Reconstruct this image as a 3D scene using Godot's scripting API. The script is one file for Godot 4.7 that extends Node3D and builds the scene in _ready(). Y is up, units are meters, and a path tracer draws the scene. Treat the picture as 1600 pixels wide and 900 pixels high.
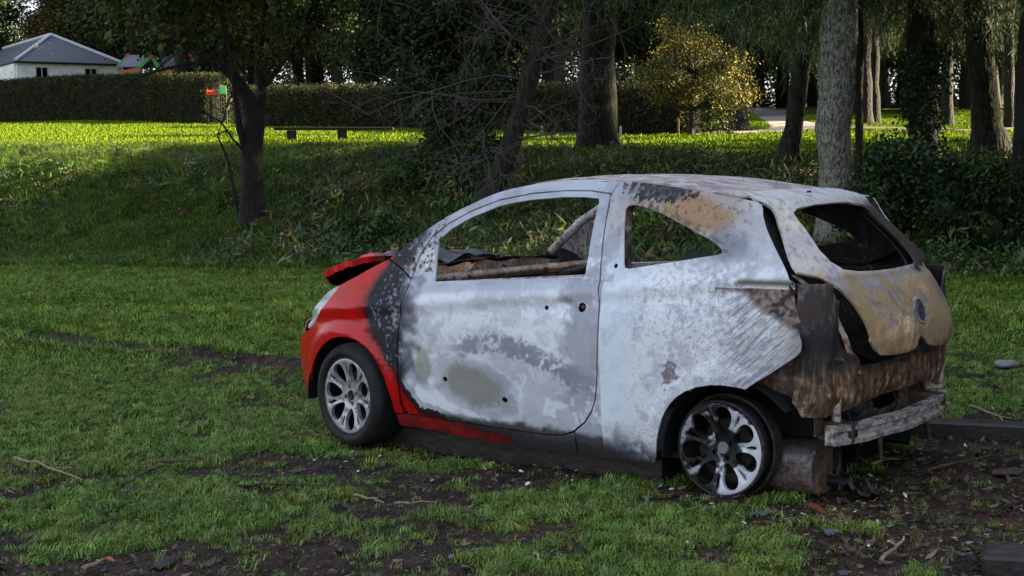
extends Node3D

# ------------------------------------------------------------------ helpers
class MB:
	var v := PackedVector3Array()
	var n := PackedVector3Array()
	var uv := PackedVector2Array()
	var c := PackedColorArray()
	var ix := PackedInt32Array()
	func vert(p: Vector3, nn: Vector3, t := Vector2.ZERO) -> int:
		v.append(p); n.append(nn); uv.append(t)
		return v.size() - 1
	func tri(a: int, b: int, d: int) -> void:
		var g := (v[b] - v[a]).cross(v[d] - v[a])
		if g.dot(n[a] + n[b] + n[d]) > 0.0:
			ix.append(a); ix.append(d); ix.append(b)
		else:
			ix.append(a); ix.append(b); ix.append(d)
	func quad(a: int, b: int, d: int, e: int) -> void:
		tri(a, b, d); tri(a, d, e)
	func flat_quad(a: Vector3, b: Vector3, d: Vector3, e: Vector3, out: Vector3) -> void:
		var nn := (b - a).cross(d - a).normalized()
		if nn.dot(out) < 0.0: nn = -nn
		quad(vert(a, nn, Vector2(0, 0)), vert(b, nn, Vector2(1, 0)), vert(d, nn, Vector2(1, 1)), vert(e, nn, Vector2(0, 1)))
	func flat_tri(a: Vector3, b: Vector3, d: Vector3, out: Vector3) -> void:
		var nn := (b - a).cross(d - a).normalized()
		if nn.dot(out) < 0.0: nn = -nn
		tri(vert(a, nn), vert(b, nn), vert(d, nn))
	func paint(col: Color) -> void:
		while c.size() < v.size(): c.append(col)
	# a box with bevelled edges, turned by basis b, centred at o
	func box(o: Vector3, s: Vector3, b := Basis.IDENTITY, bev := 0.0) -> void:
		var h := s * 0.5
		var e: float = min(bev, min(h.x, min(h.y, h.z)) * 0.9)
		for ax in 3:
			for sg in [-1.0, 1.0]:
				var u := (ax + 1) % 3
				var w := (ax + 2) % 3
				var nn := Vector3.ZERO
				nn[ax] = sg
				var q := []
				for k in [[-1, -1], [1, -1], [1, 1], [-1, 1]]:
					var p := Vector3.ZERO
					p[ax] = sg * h[ax]
					p[u] = k[0] * (h[u] - e)
					p[w] = k[1] * (h[w] - e)
					q.append(o + b * p)
				flat_quad(q[0], q[1], q[2], q[3], b * nn)
		if e <= 0.0: return
		for ax in 3:
			var u := (ax + 1) % 3
			var w := (ax + 2) % 3
			for su in [-1.0, 1.0]:
				for sw in [-1.0, 1.0]:
					var q := []
					for k in [[-1, 0], [1, 0], [1, 1], [-1, 1]]:
						var p := Vector3.ZERO
						p[ax] = k[0] * (h[ax] - e)
						p[u] = su * (h[u] - (e if k[1] == 1 else 0.0))
						p[w] = sw * (h[w] - (0.0 if k[1] == 1 else e))
						q.append(o + b * p)
					var nn := Vector3.ZERO
					nn[u] = su; nn[w] = sw
					flat_quad(q[0], q[1], q[2], q[3], b * nn)
		for sx in [-1.0, 1.0]:
			for sy in [-1.0, 1.0]:
				for sz in [-1.0, 1.0]:
					var s3 := Vector3(sx, sy, sz)
					flat_tri(o + b * (s3 * Vector3(h.x, h.y - e, h.z - e)), o + b * (s3 * Vector3(h.x - e, h.y, h.z - e)), o + b * (s3 * Vector3(h.x - e, h.y - e, h.z)), b * s3)
	# a tube along pts with radius rad[i]; wob roughens it
	func tube(pts: Array, rad: Array, seg := 8, cap := true, vscale := 1.0, wob: FastNoiseLite = null, amp := 0.0) -> void:
		var m := pts.size()
		var base := v.size()
		var side := Vector3.ZERO
		var run := 0.0
		for i in m:
			var d: Vector3 = (pts[min(i + 1, m - 1)] - pts[max(i - 1, 0)]).normalized()
			if side == Vector3.ZERO:
				side = d.cross(Vector3.UP if abs(d.y) < 0.9 else Vector3.RIGHT).normalized()
			side = (side - d * side.dot(d)).normalized()
			var up := d.cross(side)
			if i > 0: run += (pts[i] as Vector3).distance_to(pts[i - 1])
			for k in seg + 1:
				var a := TAU * (k % seg) / seg
				var dir := side * cos(a) + up * sin(a)
				var r: float = rad[i]
				if wob: r *= 1.0 + amp * wob.get_noise_3d(pts[i].x + dir.x * r, pts[i].y + dir.y * r, pts[i].z + dir.z * r)
				vert(pts[i] + dir * r, dir, Vector2(float(k) / seg * rad[0] * TAU, run) * vscale)
		for i in m - 1:
			for k in seg:
				var a := base + i * (seg + 1) + k
				quad(a, a + 1, a + seg + 2, a + seg + 1)
		if cap:
			for e in [0, m - 1]:
				var nn: Vector3 = (pts[0] - pts[1]).normalized() if e == 0 else (pts[m - 1] - pts[m - 2]).normalized()
				var mid := vert(pts[e], nn)
				var s := v.size()
				for k in seg: vert(v[base + e * (seg + 1) + k], nn)
				for k in seg: tri(mid, s + k, s + (k + 1) % seg)
	# a lathe about local z at o: prof is [radius, z] pairs
	func lathe(o: Vector3, prof: Array, seg := 32, b := Basis.IDENTITY) -> void:
		for i in prof.size() - 1:
			var p0: Vector2 = prof[i]
			var p1: Vector2 = prof[i + 1]
			var t := (p1 - p0).normalized()
			var nn := Vector2(t.y, -t.x)
			var s := v.size()
			for k in seg + 1:
				var a := TAU * (k % seg) / seg
				for p in [p0, p1]:
					vert(o + b * Vector3(p.x * cos(a), p.x * sin(a), p.y), b * Vector3(nn.x * cos(a), nn.x * sin(a), nn.y), Vector2(p.x * cos(a), p.x * sin(a)))
			for k in seg:
				quad(s + k * 2, s + k * 2 + 1, s + k * 2 + 3, s + k * 2 + 2)
	func smooth() -> void:
		var acc := {}
		for i in range(0, ix.size(), 3):
			var g := (v[ix[i + 2]] - v[ix[i]]).cross(v[ix[i + 1]] - v[ix[i]])
			for k in 3:
				var key := (v[ix[i + k]] * 2000.0).round()
				acc[key] = acc.get(key, Vector3.ZERO) + g
		for i in v.size():
			var g: Vector3 = acc.get((v[i] * 2000.0).round(), n[i])
			if g.length_squared() > 1e-16: n[i] = g.normalized()
	func commit(am: ArrayMesh, m: Material) -> void:
		if ix.is_empty(): return
		var a := []
		a.resize(Mesh.ARRAY_MAX)
		a[Mesh.ARRAY_VERTEX] = v; a[Mesh.ARRAY_NORMAL] = n; a[Mesh.ARRAY_TEX_UV] = uv
		if c.size() == v.size(): a[Mesh.ARRAY_COLOR] = c
		a[Mesh.ARRAY_INDEX] = ix
		am.add_surface_from_arrays(Mesh.PRIMITIVE_TRIANGLES, a)
		am.surface_set_material(am.get_surface_count() - 1, m)

var taken := {}
func numbered(called: String) -> String:
	if not taken.has(called):
		taken[called] = 0
		return called
	taken[called] += 1
	return "%s_%03d" % [called, taken[called]]

func put(called: String, mesh: Mesh, parent: Node = null) -> MeshInstance3D:
	var o := MeshInstance3D.new()
	o.mesh = mesh
	if parent == null:
		o.name = numbered(called)
		add_child(o)
	else:
		o.name = called
		parent.add_child(o, true)
	return o

func one(mb: MB, m: Material) -> ArrayMesh:
	var am := ArrayMesh.new()
	mb.commit(am, m)
	return am

func thing(called: String, label: String, category: String, at := Vector3.ZERO, group := "") -> Node3D:
	var o := Node3D.new()
	o.name = numbered(called)
	add_child(o)
	o.position = at
	tag(o, label, category, group)
	return o

func tag(o: Node, label: String, category: String, group := "", kind := "") -> void:
	o.set_meta("label", label)
	if category: o.set_meta("category", category)
	if group: o.set_meta("group", group)
	if kind: o.set_meta("kind", kind)

func setting(called: String, mesh: Mesh, label := "", kind := "structure") -> MeshInstance3D:
	var o := put(called, mesh)
	o.set_meta("kind", kind)
	if label: o.set_meta("label", label)
	return o

func noise(seed_: int, freq: float, oct := 3, kind := FastNoiseLite.TYPE_SIMPLEX_SMOOTH) -> FastNoiseLite:
	var f := FastNoiseLite.new()
	f.seed = seed_
	f.frequency = freq
	f.noise_type = kind
	f.fractal_octaves = oct
	if oct <= 1: f.fractal_type = FastNoiseLite.FRACTAL_NONE
	return f

func ramp(stops: Array, t: float) -> Color:
	if t <= stops[0][0]: return stops[0][1]
	for i in range(1, stops.size()):
		if t <= stops[i][0]:
			return (stops[i - 1][1] as Color).lerp(stops[i][1], (t - stops[i - 1][0]) / (stops[i][0] - stops[i - 1][0]))
	return stops[-1][1]

# a seamless colour tile: two noises, the second (finer) added with weight w, run through a ramp
func tile(size: int, seed_: int, f1: float, f2: float, w: float, stops: Array) -> ImageTexture:
	var a := noise(seed_, f1, 4).get_seamless_image(size, size)
	var b := noise(seed_ + 7, f2, 3).get_seamless_image(size, size)
	a.convert(Image.FORMAT_L8); b.convert(Image.FORMAT_L8)
	var da := a.get_data()
	var db := b.get_data()
	var lut := []
	for i in 256: lut.append(ramp(stops, i / 255.0))
	var out := PackedByteArray()
	out.resize(size * size * 3)
	for i in size * size:
		var q: Color = lut[clampi(int(da[i] * (1.0 - w) + db[i] * w), 0, 255)]
		out[i * 3] = q.r8; out[i * 3 + 1] = q.g8; out[i * 3 + 2] = q.b8
	return ImageTexture.create_from_image(Image.create_from_data(size, size, false, Image.FORMAT_RGB8, out))

func grey(size: int, seed_: int, f: float, oct := 4) -> ImageTexture:
	var a := noise(seed_, f, oct).get_seamless_image(size, size)
	a.convert(Image.FORMAT_L8)
	return ImageTexture.create_from_image(a)

func mat(col: Color, rough := 0.8, metal := 0.0, tex: Texture2D = null, scale := 0.0, world := false) -> StandardMaterial3D:
	var m := StandardMaterial3D.new()
	m.albedo_color = col
	m.roughness = rough
	m.metallic = metal
	if tex: m.albedo_texture = tex
	if scale > 0.0:
		m.uv1_triplanar = true
		m.uv1_world_triplanar = world
		m.uv1_scale = Vector3.ONE * scale
	return m

func relief(m: StandardMaterial3D, tex: Texture2D, cm: float) -> StandardMaterial3D:
	m.heightmap_enabled = true
	m.heightmap_texture = tex
	m.heightmap_scale = cm
	return m

# ---- a curved sheet of metal: the plane region "outer" less "holes", carried to space by f, with thickness
func dense(poly: PackedVector2Array, step: float) -> PackedVector2Array:
	var r := PackedVector2Array()
	for i in poly.size():
		var a := poly[i]
		var b := poly[(i + 1) % poly.size()]
		var k: int = max(1, int(ceil(a.distance_to(b) / step)))
		for j in k: r.append(a.lerp(b, float(j) / k))
	return r

func pv(a: Array) -> PackedVector2Array:
	var r := PackedVector2Array()
	for p in a: r.append(Vector2(p[0], p[1]))
	return r

func soft(a: Array, rounds := 2) -> PackedVector2Array:   # closed polygon, corners cut
	var p := pv(a)
	for i in rounds:
		var q := PackedVector2Array()
		for k in p.size():
			var x := p[k]
			var y := p[(k + 1) % p.size()]
			q.append(x.lerp(y, 0.25)); q.append(x.lerp(y, 0.75))
		p = q
	return p

func sheet(outer: PackedVector2Array, holes: Array, f: Callable, cell: float, thick: float, m: Material, inner: Material, uvr := Rect2(0, 0, 1, 1)) -> ArrayMesh:
	var lo := outer[0]
	var hi := outer[0]
	for p in outer: lo = lo.min(p); hi = hi.max(p)
	var front := MB.new()
	var back := MB.new()
	var edge := {}
	for poly in [outer] + holes:
		for p in dense(poly, cell * 0.3): edge[Vector2i(((p - lo) / cell).floor())] = true
	var grid := {}
	var e := 0.002
	var add := func(p: Vector2) -> int:
		var o: Vector3 = f.call(p)
		var du: Vector3 = f.call(p + Vector2(e, 0)) - o
		var dv: Vector3 = f.call(p + Vector2(0, e)) - o
		var nn := du.cross(dv).normalized()
		var t := (p - uvr.position) / uvr.size
		t.y = 1.0 - t.y
		front.vert(o, nn, t)
		back.vert(o - nn * thick, -nn, t)
		return front.v.size() - 1
	var nx := int(ceil((hi.x - lo.x) / cell))
	var ny := int(ceil((hi.y - lo.y) / cell))
	for i in nx:
		for j in ny:
			var c := lo + Vector2(i, j) * cell
			if not edge.has(Vector2i(i, j)):
				var mid := c + Vector2(cell, cell) * 0.5
				if not Geometry2D.is_point_in_polygon(mid, outer): continue
				var hid := false
				for h in holes:
					if Geometry2D.is_point_in_polygon(mid, h): hid = true
				if hid: continue
				var k := []
				for d in [Vector2i(0, 0), Vector2i(1, 0), Vector2i(1, 1), Vector2i(0, 1)]:
					var key: Vector2i = Vector2i(i, j) + d
					if not grid.has(key): grid[key] = add.call(lo + Vector2(key) * cell)
					k.append(grid[key])
				front.quad(k[0], k[1], k[2], k[3])
				back.quad(k[0], k[1], k[2], k[3])
			else:
				var sq := PackedVector2Array([c, c + Vector2(cell, 0), c + Vector2(cell, cell), c + Vector2(0, cell)])
				var polys := Geometry2D.intersect_polygons(sq, outer)
				for h in holes:
					var nextp := []
					for p in polys: nextp.append_array(Geometry2D.clip_polygons(p, h))
					polys.assign(nextp)
				for p in polys:
					if Geometry2D.is_polygon_clockwise(p): continue
					var t := Geometry2D.triangulate_polygon(p)
					if t.is_empty(): continue
					var id := []
					for q in p: id.append(add.call(q))
					for q in range(0, t.size(), 3):
						front.tri(id[t[q]], id[t[q + 1]], id[t[q + 2]])
						back.tri(id[t[q]], id[t[q + 1]], id[t[q + 2]])
	var rim := MB.new()
	for poly in [outer] + holes:
		var d := dense(poly, cell)
		var sg := -1.0 if Geometry2D.is_polygon_clockwise(d) else 1.0
		if poly != outer: sg = -sg
		for i in d.size():
			var a := d[i]
			var b := d[(i + 1) % d.size()]
			var q := []
			for p in [a, b]:
				var o: Vector3 = f.call(p)
				var nn: Vector3 = (f.call(p + Vector2(e, 0)) - o).cross(f.call(p + Vector2(0, e)) - o).normalized()
				q.append(o); q.append(o - nn * thick)
			var side := (b - a).orthogonal().normalized() * sg
			var outv: Vector3 = f.call(a + side * 0.004) - q[0]
			rim.flat_quad(q[0], q[2], q[3], q[1], outv)
			for k in 4:
				var t := (a - uvr.position) / uvr.size
				rim.uv[rim.uv.size() - 1 - k] = Vector2(t.x, 1.0 - t.y)
	var am := ArrayMesh.new()
	front.commit(am, m)
	back.commit(am, inner)
	rim.commit(am, m)
	return am

func table(t: Array, x: float) -> float:      # smooth through [x, y] pairs
	if x <= t[0][0]: return t[0][1]
	for i in range(1, t.size()):
		if x <= t[i][0]:
			var a: float = t[max(i - 2, 0)][1]
			var b: float = t[i - 1][1]
			var c: float = t[i][1]
			var d: float = t[min(i + 1, t.size() - 1)][1]
			return cubic_interpolate(b, c, a, d, (x - t[i - 1][0]) / (t[i][0] - t[i - 1][0]))
	return t[-1][1]

# ------------------------------------------------------------------ the burnt car
# car axes: x to the rear, y up, z to the left side (towards the viewer)
const PROF := [[0.05, 0.70], [0.15, 0.755], [0.25, 0.785], [0.40, 0.810], [0.60, 0.822], [0.80, 0.818], [0.92, 0.800], [1.00, 0.775], [1.10, 0.740], [1.25, 0.680], [1.40, 0.600], [1.47, 0.52], [1.55, 0.40]]
const TAIL := [[0.56, 3.54], [0.68, 3.58], [0.80, 3.59], [0.92, 3.535], [1.07, 3.415], [1.20, 3.29], [1.33, 3.16], [1.365, 3.12], [1.39, 3.06], [1.41, 2.97]]
const ROOFLINE := [[0.966, 1.008], [1.106, 1.119], [1.244, 1.221], [1.386, 1.299], [1.531, 1.363], [1.679, 1.407], [1.817, 1.434], [1.959, 1.451], [2.162, 1.459], [2.372, 1.452], [2.54, 1.439], [2.675, 1.423], [2.869, 1.399], [2.95, 1.389], [3.06, 1.370]]
const SIDE_UV := Rect2(0.0, 0.08, 3.6, 1.45)
var dent: FastNoiseLite
var crinkle: FastNoiseLite

func body_z(x: float, y: float) -> float:
	var z := table(PROF, y)
	if x < 0.85: z -= 0.47 * pow(0.85 - x, 2.0)
	if x > 2.75: z -= 0.22 * pow(x - 2.75, 2.0)
	if y > 0.95: z -= 0.12 * (y - 0.95) * max(0.0, 1.7 - x)
	return z

func side_at(p: Vector2) -> Vector3:
	var z := body_z(p.x, p.y)
	var ys := 0.655 + 0.117 * p.x                       # shoulder crease
	z += 0.011 * exp(-pow((p.y - ys - 0.022) / 0.03, 2.0)) - 0.006 * exp(-pow((p.y - ys + 0.04) / 0.03, 2.0))
	z -= 0.012 * exp(-pow((p.y - 0.47) / 0.13, 2.0)) * smoothstep(1.1, 1.4, p.x) * (1.0 - smoothstep(2.3, 2.6, p.x))
	for a in [Vector2(0.685, 0.245), Vector2(3.03, 0.24)]:      # wheel arch lips
		var d := p.distance_to(a)
		z += 0.016 * smoothstep(0.45, 0.385, d) * smoothstep(0.0, 0.12, p.y - 0.1)
	# lamp pocket above the torn crease of the rear quarter
	if p.x > 3.0 and p.y > 0.75:
		var line := 1.0 - 0.09 * smoothstep(3.05, 3.2, p.x) - 0.55 * maxf(0.0, p.x - 3.2)
		z -= 0.035 * smoothstep(0.0, 0.012, p.y - line) * smoothstep(3.03, 3.07, p.x) * (1.0 - smoothstep(1.015, 1.03, p.y))
	z -= 0.016 * smoothstep(1.15, 0.6, Vector2((p.x - 2.155) / 0.075, (p.y - 0.862) / 0.036).length())      # cup behind the lost door handle
	z += 0.005 * exp(-pow((p.y - 0.935 - 0.09 * (p.x - 1.35)) / 0.012, 2.0)) * smoothstep(1.3, 1.4, p.x) * (1.0 - smoothstep(2.24, 2.3, p.x))
	z += 0.004 * dent.get_noise_2d(p.x, p.y) * smoothstep(0.9, 1.3, p.x)
	z += 0.0015 * crinkle.get_noise_2d(p.x, p.y) * smoothstep(2.3, 2.8, p.x)
	return Vector3(p.x, p.y, z)

func roof_at(p: Vector2) -> Vector3:        # p = (x, t), t runs from the right rail (-1) to the left (1)
	var y := table(ROOFLINE, p.x)
	var z := body_z(p.x, y) - 0.004
	var t := p.y
	var o := Vector3(p.x, y + 0.004 + 0.017 * (1.0 - pow(absf(t), 2.4)), z * t)
	o.y += 0.004 * dent.get_noise_2d(p.x * 1.5 + 9.0, t) + 0.0014 * crinkle.get_noise_2d(p.x * 2.0, t * 2.0)
	return o
func roof_up(p: Vector2) -> Vector3: return roof_at(Vector2(p.y, p.x))   # (t, x): t across then x back = up

func tail_at(p: Vector2) -> Vector3:        # p = (-z, v)
	var z := -p.x
	var y := p.y + 0.012 * (1.0 - pow(minf(absf(z) / 0.56, 1.0), 2.0)) * smoothstep(1.25, 1.4, p.y)
	var x := table(TAIL, p.y) - 0.2 * z * z
	x += 0.012 * dent.get_noise_2d(p.x * 1.3 + 4.0, p.y * 1.3)
	x -= 0.02 * exp(-(pow((z + 0.04) / 0.10, 2.0) + pow((p.y - 0.75) / 0.05, 2.0)))       # handle dip
	x -= 0.012 * smoothstep(0.085, 0.06, Vector2(z + 0.055, (p.y - 0.868)).length())         # badge seat
	x -= 0.010 * exp(-pow((p.y - 1.035) / 0.012, 2.0))
	return Vector3(x, y, z)

func seg_dist(p: Vector2, poly: PackedVector2Array) -> float:     # signed: negative inside
	var best := 1e9
	for i in poly.size():
		best = minf(best, p.distance_squared_to(Geometry2D.get_closest_point_to_segment(p, poly[i], poly[(i + 1) % poly.size()])))
	return -sqrt(best) if Geometry2D.is_point_in_polygon(p, poly) else sqrt(best)

const ASH := Color(0.875, 0.88, 0.895)
const GREY := Color(0.53, 0.535, 0.575)
const SOOT := Color(0.055, 0.055, 0.07)
const TAN := Color(0.60, 0.48, 0.36)
const UMBER := Color(0.23, 0.16, 0.12)
const OCHRE := Color(0.63, 0.50, 0.31)
const OLIVE := Color(0.50, 0.49, 0.42)
const MAUVE := Color(0.44, 0.39, 0.40)
const RED := Color(0.76, 0.035, 0.055)

func paint_side() -> Array:
	var w := 1024
	var h := 412
	var red := pv([[-0.3, -0.1], [-0.3, 1.3], [1.04, 1.06], [0.995, 0.975], [0.94, 0.905], [0.90, 0.83], [0.882, 0.744], [0.93, 0.646], [1.028, 0.536], [1.097, 0.424], [1.165, 0.329], [1.222, 0.266], [1.416, 0.235], [1.60, 0.222], [1.80, 0.205], [1.86, 0.12], [1.9, -0.1]])
	var lo := noise(11, 1.7, 3)
	var lo2 := noise(12, 2.6, 3)
	var mid := noise(13, 7.0, 3)
	var fine := noise(14, 26.0, 3)
	var grit := noise(15, 80.0, 2)
	var img := PackedByteArray()
	var rgh := PackedByteArray()
	img.resize(w * h * 3); rgh.resize(w * h)
	for j in h:
		var y := SIDE_UV.end.y - (j + 0.5) / h * SIDE_UV.size.y
		for i in w:
			var x := (i + 0.5) / w * SIDE_UV.size.x
			var a := lo.get_noise_2d(x, y)
			var m := mid.get_noise_2d(x, y)
			var f := fine.get_noise_2d(x, y)
			var g := grit.get_noise_2d(x, y)
			var c := ASH
			var r := 0.82
			var sd := 9.0
			if x < 2.0: sd = seg_dist(Vector2(x + 0.012 * m + 0.006 * f, y + 0.012 * m), red)
			if sd < 0.0:
				c = RED.lerp(Color(0.62, 0.03, 0.05), clampf(0.3 + m, 0, 1) * 0.4)
				if sd > -0.06: c = c.lerp(SOOT, clampf((sd + 0.022 + 0.012 * f) / 0.02, 0, 1) * 0.85).lerp(Color(0.30, 0.05, 0.04), 0.35 * smoothstep(-0.06, -0.02, sd + 0.02 * m))
				# spatter of mud low on the wing and sill
				if y < 0.36: c = c.lerp(Color(0.20, 0.12, 0.09), 0.45 * smoothstep(0.1, 0.6, g * 0.4 + f + (0.30 - y) * 2.5))
				if y < 0.235: c = c.lerp(Color(0.24, 0.04, 0.045), 0.55 + 0.4 * m)
				r = 0.22 + 0.1 * clampf(f + 0.3, 0, 1) + (0.3 if y < 0.235 else 0.0)
			else:
				# broad tone: ash with grey-blue scale, edges of each patch fairly crisp
				var wx := x + 0.10 * m + 0.16 * a
				var wy := y + 0.13 * mid.get_noise_2d(y + 7.0, x + 3.0) + 0.06 * a
				var t := lo2.get_noise_2d(wx, wy * 1.7)
				var t2 := mid.get_noise_2d(wx * 0.55 + 4.0, wy * 0.9)
				c = ASH.lerp(GREY, smoothstep(0.05, 0.45, t + 0.05 * f) * 0.34)
				c = c.lerp(GREY, smoothstep(0.05, 0.45, t2 + 0.06 * f) * 0.22)
				var band: float = t * 7.0 + t2 * 1.2
				var tide: float = absf(band - roundf(band))
				c = c.lerp(Color(0.92, 0.925, 0.93), 0.3 * smoothstep(0.12, 0.02, tide))
				c = c.lerp(GREY.darkened(0.2), 0.15 * smoothstep(0.08, 0.02, absf(tide - 0.2)) * smoothstep(0.0, 0.2, t2))
				c = c.lerp(ASH.darkened(0.2), clampf(0.5 * f + 0.1, 0, 1) * 0.45)
				if x > 1.1 and x < 2.37 and y < 1.0:
					# flow marks across the door
					var low := smoothstep(0.64, 0.52, y + 0.08 * a + 0.03 * m) * smoothstep(1.45, 1.75, x + 0.1 * a)
					c = c.lerp(Color(0.62, 0.63, 0.675), 0.55 * low)
					c = c.lerp(Color(0.86, 0.865, 0.88), 0.75 * low * smoothstep(0.02, 0.30, -t2 - 0.6 * a))
					# the dark flow line that sags across the middle of the door
					var yb := 0.605 + 0.045 * sin((x - 1.42) * 4.2) - 0.20 * maxf(0.0, x - 1.82) + 0.05 * a + 0.035 * m
					var bd := (y - yb) / (0.045 + 0.02 * a)
					c = c.lerp(Color(0.43, 0.44, 0.49), 0.68 * smoothstep(1.15, 0.7, absf(bd + 0.6 * f + 0.25 * g)) * smoothstep(-0.45, 0.15, t2 + 0.5 * f + 0.15) * smoothstep(1.38, 1.6, x) * (1.0 - 0.5 * smoothstep(2.15, 2.3, x)))
					c = c.lerp(Color(0.90, 0.905, 0.915), 0.55 * smoothstep(0.5, 0.1, absf(bd - 1.7 + 0.5 * f)) * smoothstep(1.5, 1.7, x))
					c = c.lerp(Color(0.66, 0.685, 0.74), 0.6 * smoothstep(0.865, 0.895, y - 0.08 * (x - 1.35)))
					c = c.lerp(GREY, smoothstep(2.10, 2.24, x + 0.07 * m + 0.03 * f) * smoothstep(-0.25, 0.15, a + 0.5 * m + 0.3 * f) * 0.6)
					var q := Vector2((x - 1.60) / 0.25, (y - 0.43 + 0.16 * (x - 1.6)) / 0.125).length() + 0.16 * m + 0.03 * f
					c = c.lerp(GREY, 0.4 * smoothstep(1.3, 0.95, q))
					c = c.lerp(OLIVE.lerp(GREY, clampf(0.4 + f, 0, 1) * 0.45), 0.8 * smoothstep(0.98, 0.55, q + 0.08 * f))
					c = c.lerp(Color(0.88, 0.89, 0.90), 0.4 * smoothstep(0.10, 0.02, absf(q - 1.25 - 0.15 * f)))
					var q2 := Vector2((x - 1.27) / 0.06, (y - 0.50) / 0.11).length() + 0.3 * m
					c = c.lerp(OLIVE, 0.6 * smoothstep(1.1, 0.6, q2))
					# dark scale along the hinge edge
					c = c.lerp(GREY.darkened(0.35), smoothstep(1.26, 1.15, x + 0.09 * m + 0.02 * f) * smoothstep(0.38, 0.5, y) * 0.85)
					if sd < 0.022 + 0.014 * f: c = SOOT
					elif sd < 0.05: c = c.lerp(GREY, 0.5)
					# burnt lower edge
					c = c.lerp(Color(0.17, 0.165, 0.17), smoothstep(0.285, 0.25, y + 0.02 * m + 0.008 * f) * smoothstep(1.25, 1.5, x) * 0.85)
				elif x >= 2.37:
					var blot := smoothstep(0.05, 0.45, f + 0.35 * a) * smoothstep(2.48, 2.62, x) * (1.0 - smoothstep(3.02, 3.12, x)) * smoothstep(0.6, 0.8, y)
					c = c.lerp(GREY.lerp(MAUVE, 0.4), blot * 0.28)
					if y < 1.02 and x > 2.45: c = c.lerp(Color(0.40, 0.37, 0.39), 0.5 * smoothstep(0.42, 0.56, g + 0.2 * a))
					var sp := Vector2((x - 2.745) / 0.045, (y - 0.60) / 0.065).length() + 0.9 * f + 0.5 * m
					if sp < 1.0: c = c.lerp(MAUVE.darkened(0.15), 0.75 * smoothstep(1.1, 0.5, sp))
					c = c.lerp(MAUVE.lightened(0.25), 0.4 * smoothstep(0.1, 0.5, m) * smoothstep(0.9, 0.6, y) * smoothstep(2.5, 2.65, x))
					c = c.lerp(Color(0.84, 0.885, 0.92), 0.55 * smoothstep(2.62, 2.5, x + 0.1 * m))
					# slanting streaks on the torn corner
					if x > 2.95 and y < 1.0:
						var st := mid.get_noise_2d((x + y) * 0.5, (y - x * 0.95) * 7.0)
						var k := smoothstep(2.95, 3.1, x) * smoothstep(1.02, 0.96, y)
						c = c.lerp(GREY.darkened(0.1), smoothstep(0.0, 0.25, st + 0.15 * f) * 0.75 * k)
						c = c.lerp(Color(0.66, 0.60, 0.56), smoothstep(0.1, 0.3, -st) * 0.5 * k)
						if x > 3.22: c = c.lerp(GREY.lerp(TAN, 0.35), smoothstep(3.22, 3.34, x + 0.06 * m) * 0.7)
						var cr := 1.0 - 0.09 * smoothstep(3.05, 3.2, x) - 0.55 * maxf(0.0, x - 3.2)
						if y < 1.01: c = c.lerp(UMBER.lerp(Color(0.56, 0.47, 0.42), smoothstep(-0.5, 0.6, f + 0.5 * m)).lerp(SOOT, smoothstep(0.0, 0.5, -f - m) * 0.8), 0.92 * smoothstep(cr - 0.03, cr + 0.005, y + 0.02 * f))
					# soot licking up from the sill in front of the wheel
					var lick := smoothstep(0.36, 0.20, y + 0.09 * m + 0.03 * f + 0.25 * absf(x - 2.46))
					c = c.lerp(Color(0.10, 0.10, 0.14), lick * smoothstep(-0.6, 0.5, 0.5 * f + 0.5 * m + 0.2) * 0.9)
				if y > 1.0:
					# pillars and rail: heated steel, brown and char
					c = c.lerp(GREY.lerp(ASH, 0.35), 0.5 * smoothstep(1.02, 1.2, y))
					var rail := smoothstep(1.14, 1.32, y + 0.05 * m) * smoothstep(2.2, 2.45, x) * (1.0 - 0.75 * smoothstep(2.92, 3.08, x + 0.05 * m))
					c = c.lerp(Color(0.60, 0.53, 0.49), rail * 0.75)
					var tn := Vector2((x - 2.76) / 0.21, (y - 1.325 + 0.25 * (x - 2.76)) / 0.085).length() + 0.35 * m + 0.12 * f
					c = c.lerp(TAN, smoothstep(1.1, 0.75, tn) * 0.95)
					var sc := Vector2((x - 2.53) / 0.20, (y - 1.415 + 0.06 * (x - 2.5)) / 0.05).length() + 0.45 * m + 0.5 * f
					c = c.lerp(SOOT.lerp(GREY, clampf(f * 1.5, 0, 1)), smoothstep(1.1, 0.8, sc) * 0.92)
					var bl := Vector2((x - 2.97) / 0.11, (y - 1.19) / 0.09).length() + 0.4 * m
					c = c.lerp(GREY.darkened(0.08), smoothstep(1.1, 0.5, bl) * 0.8)
					c = c.lerp(UMBER, smoothstep(0.28, 0.6, f + 0.3 * m) * rail * 0.6)
					c = c.lerp(Color(0.86, 0.80, 0.74), smoothstep(0.35, 0.6, g) * rail * 0.5)
					var rv := smoothstep(0.035, 0.0, absf(y - table([[2.40, 1.35], [2.53, 1.335], [2.68, 1.29], [2.81, 1.24], [2.92, 1.195], [2.97, 1.15]], x)) ) * smoothstep(2.38, 2.45, x) * (1.0 - smoothstep(2.96, 3.0, x))
					c = c.lerp(UMBER.lerp(MAUVE, 0.4), rv * 0.55 * smoothstep(-0.4, 0.2, f))
					if x < 1.75: c = c.lerp(MAUVE.lerp(TAN, 0.3), smoothstep(0.05, 0.3, m + 0.2) * 0.35)
				if x > 2.2 and x < 2.42 and y > 0.99: c = c.lerp(Color(0.57, 0.58, 0.62), 0.55 * smoothstep(-0.3, 0.3, m + 0.5 * f))
				if x < 2.3 and y > 1.1: c = c.lerp(Color(0.60, 0.61, 0.66), 0.45)
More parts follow.
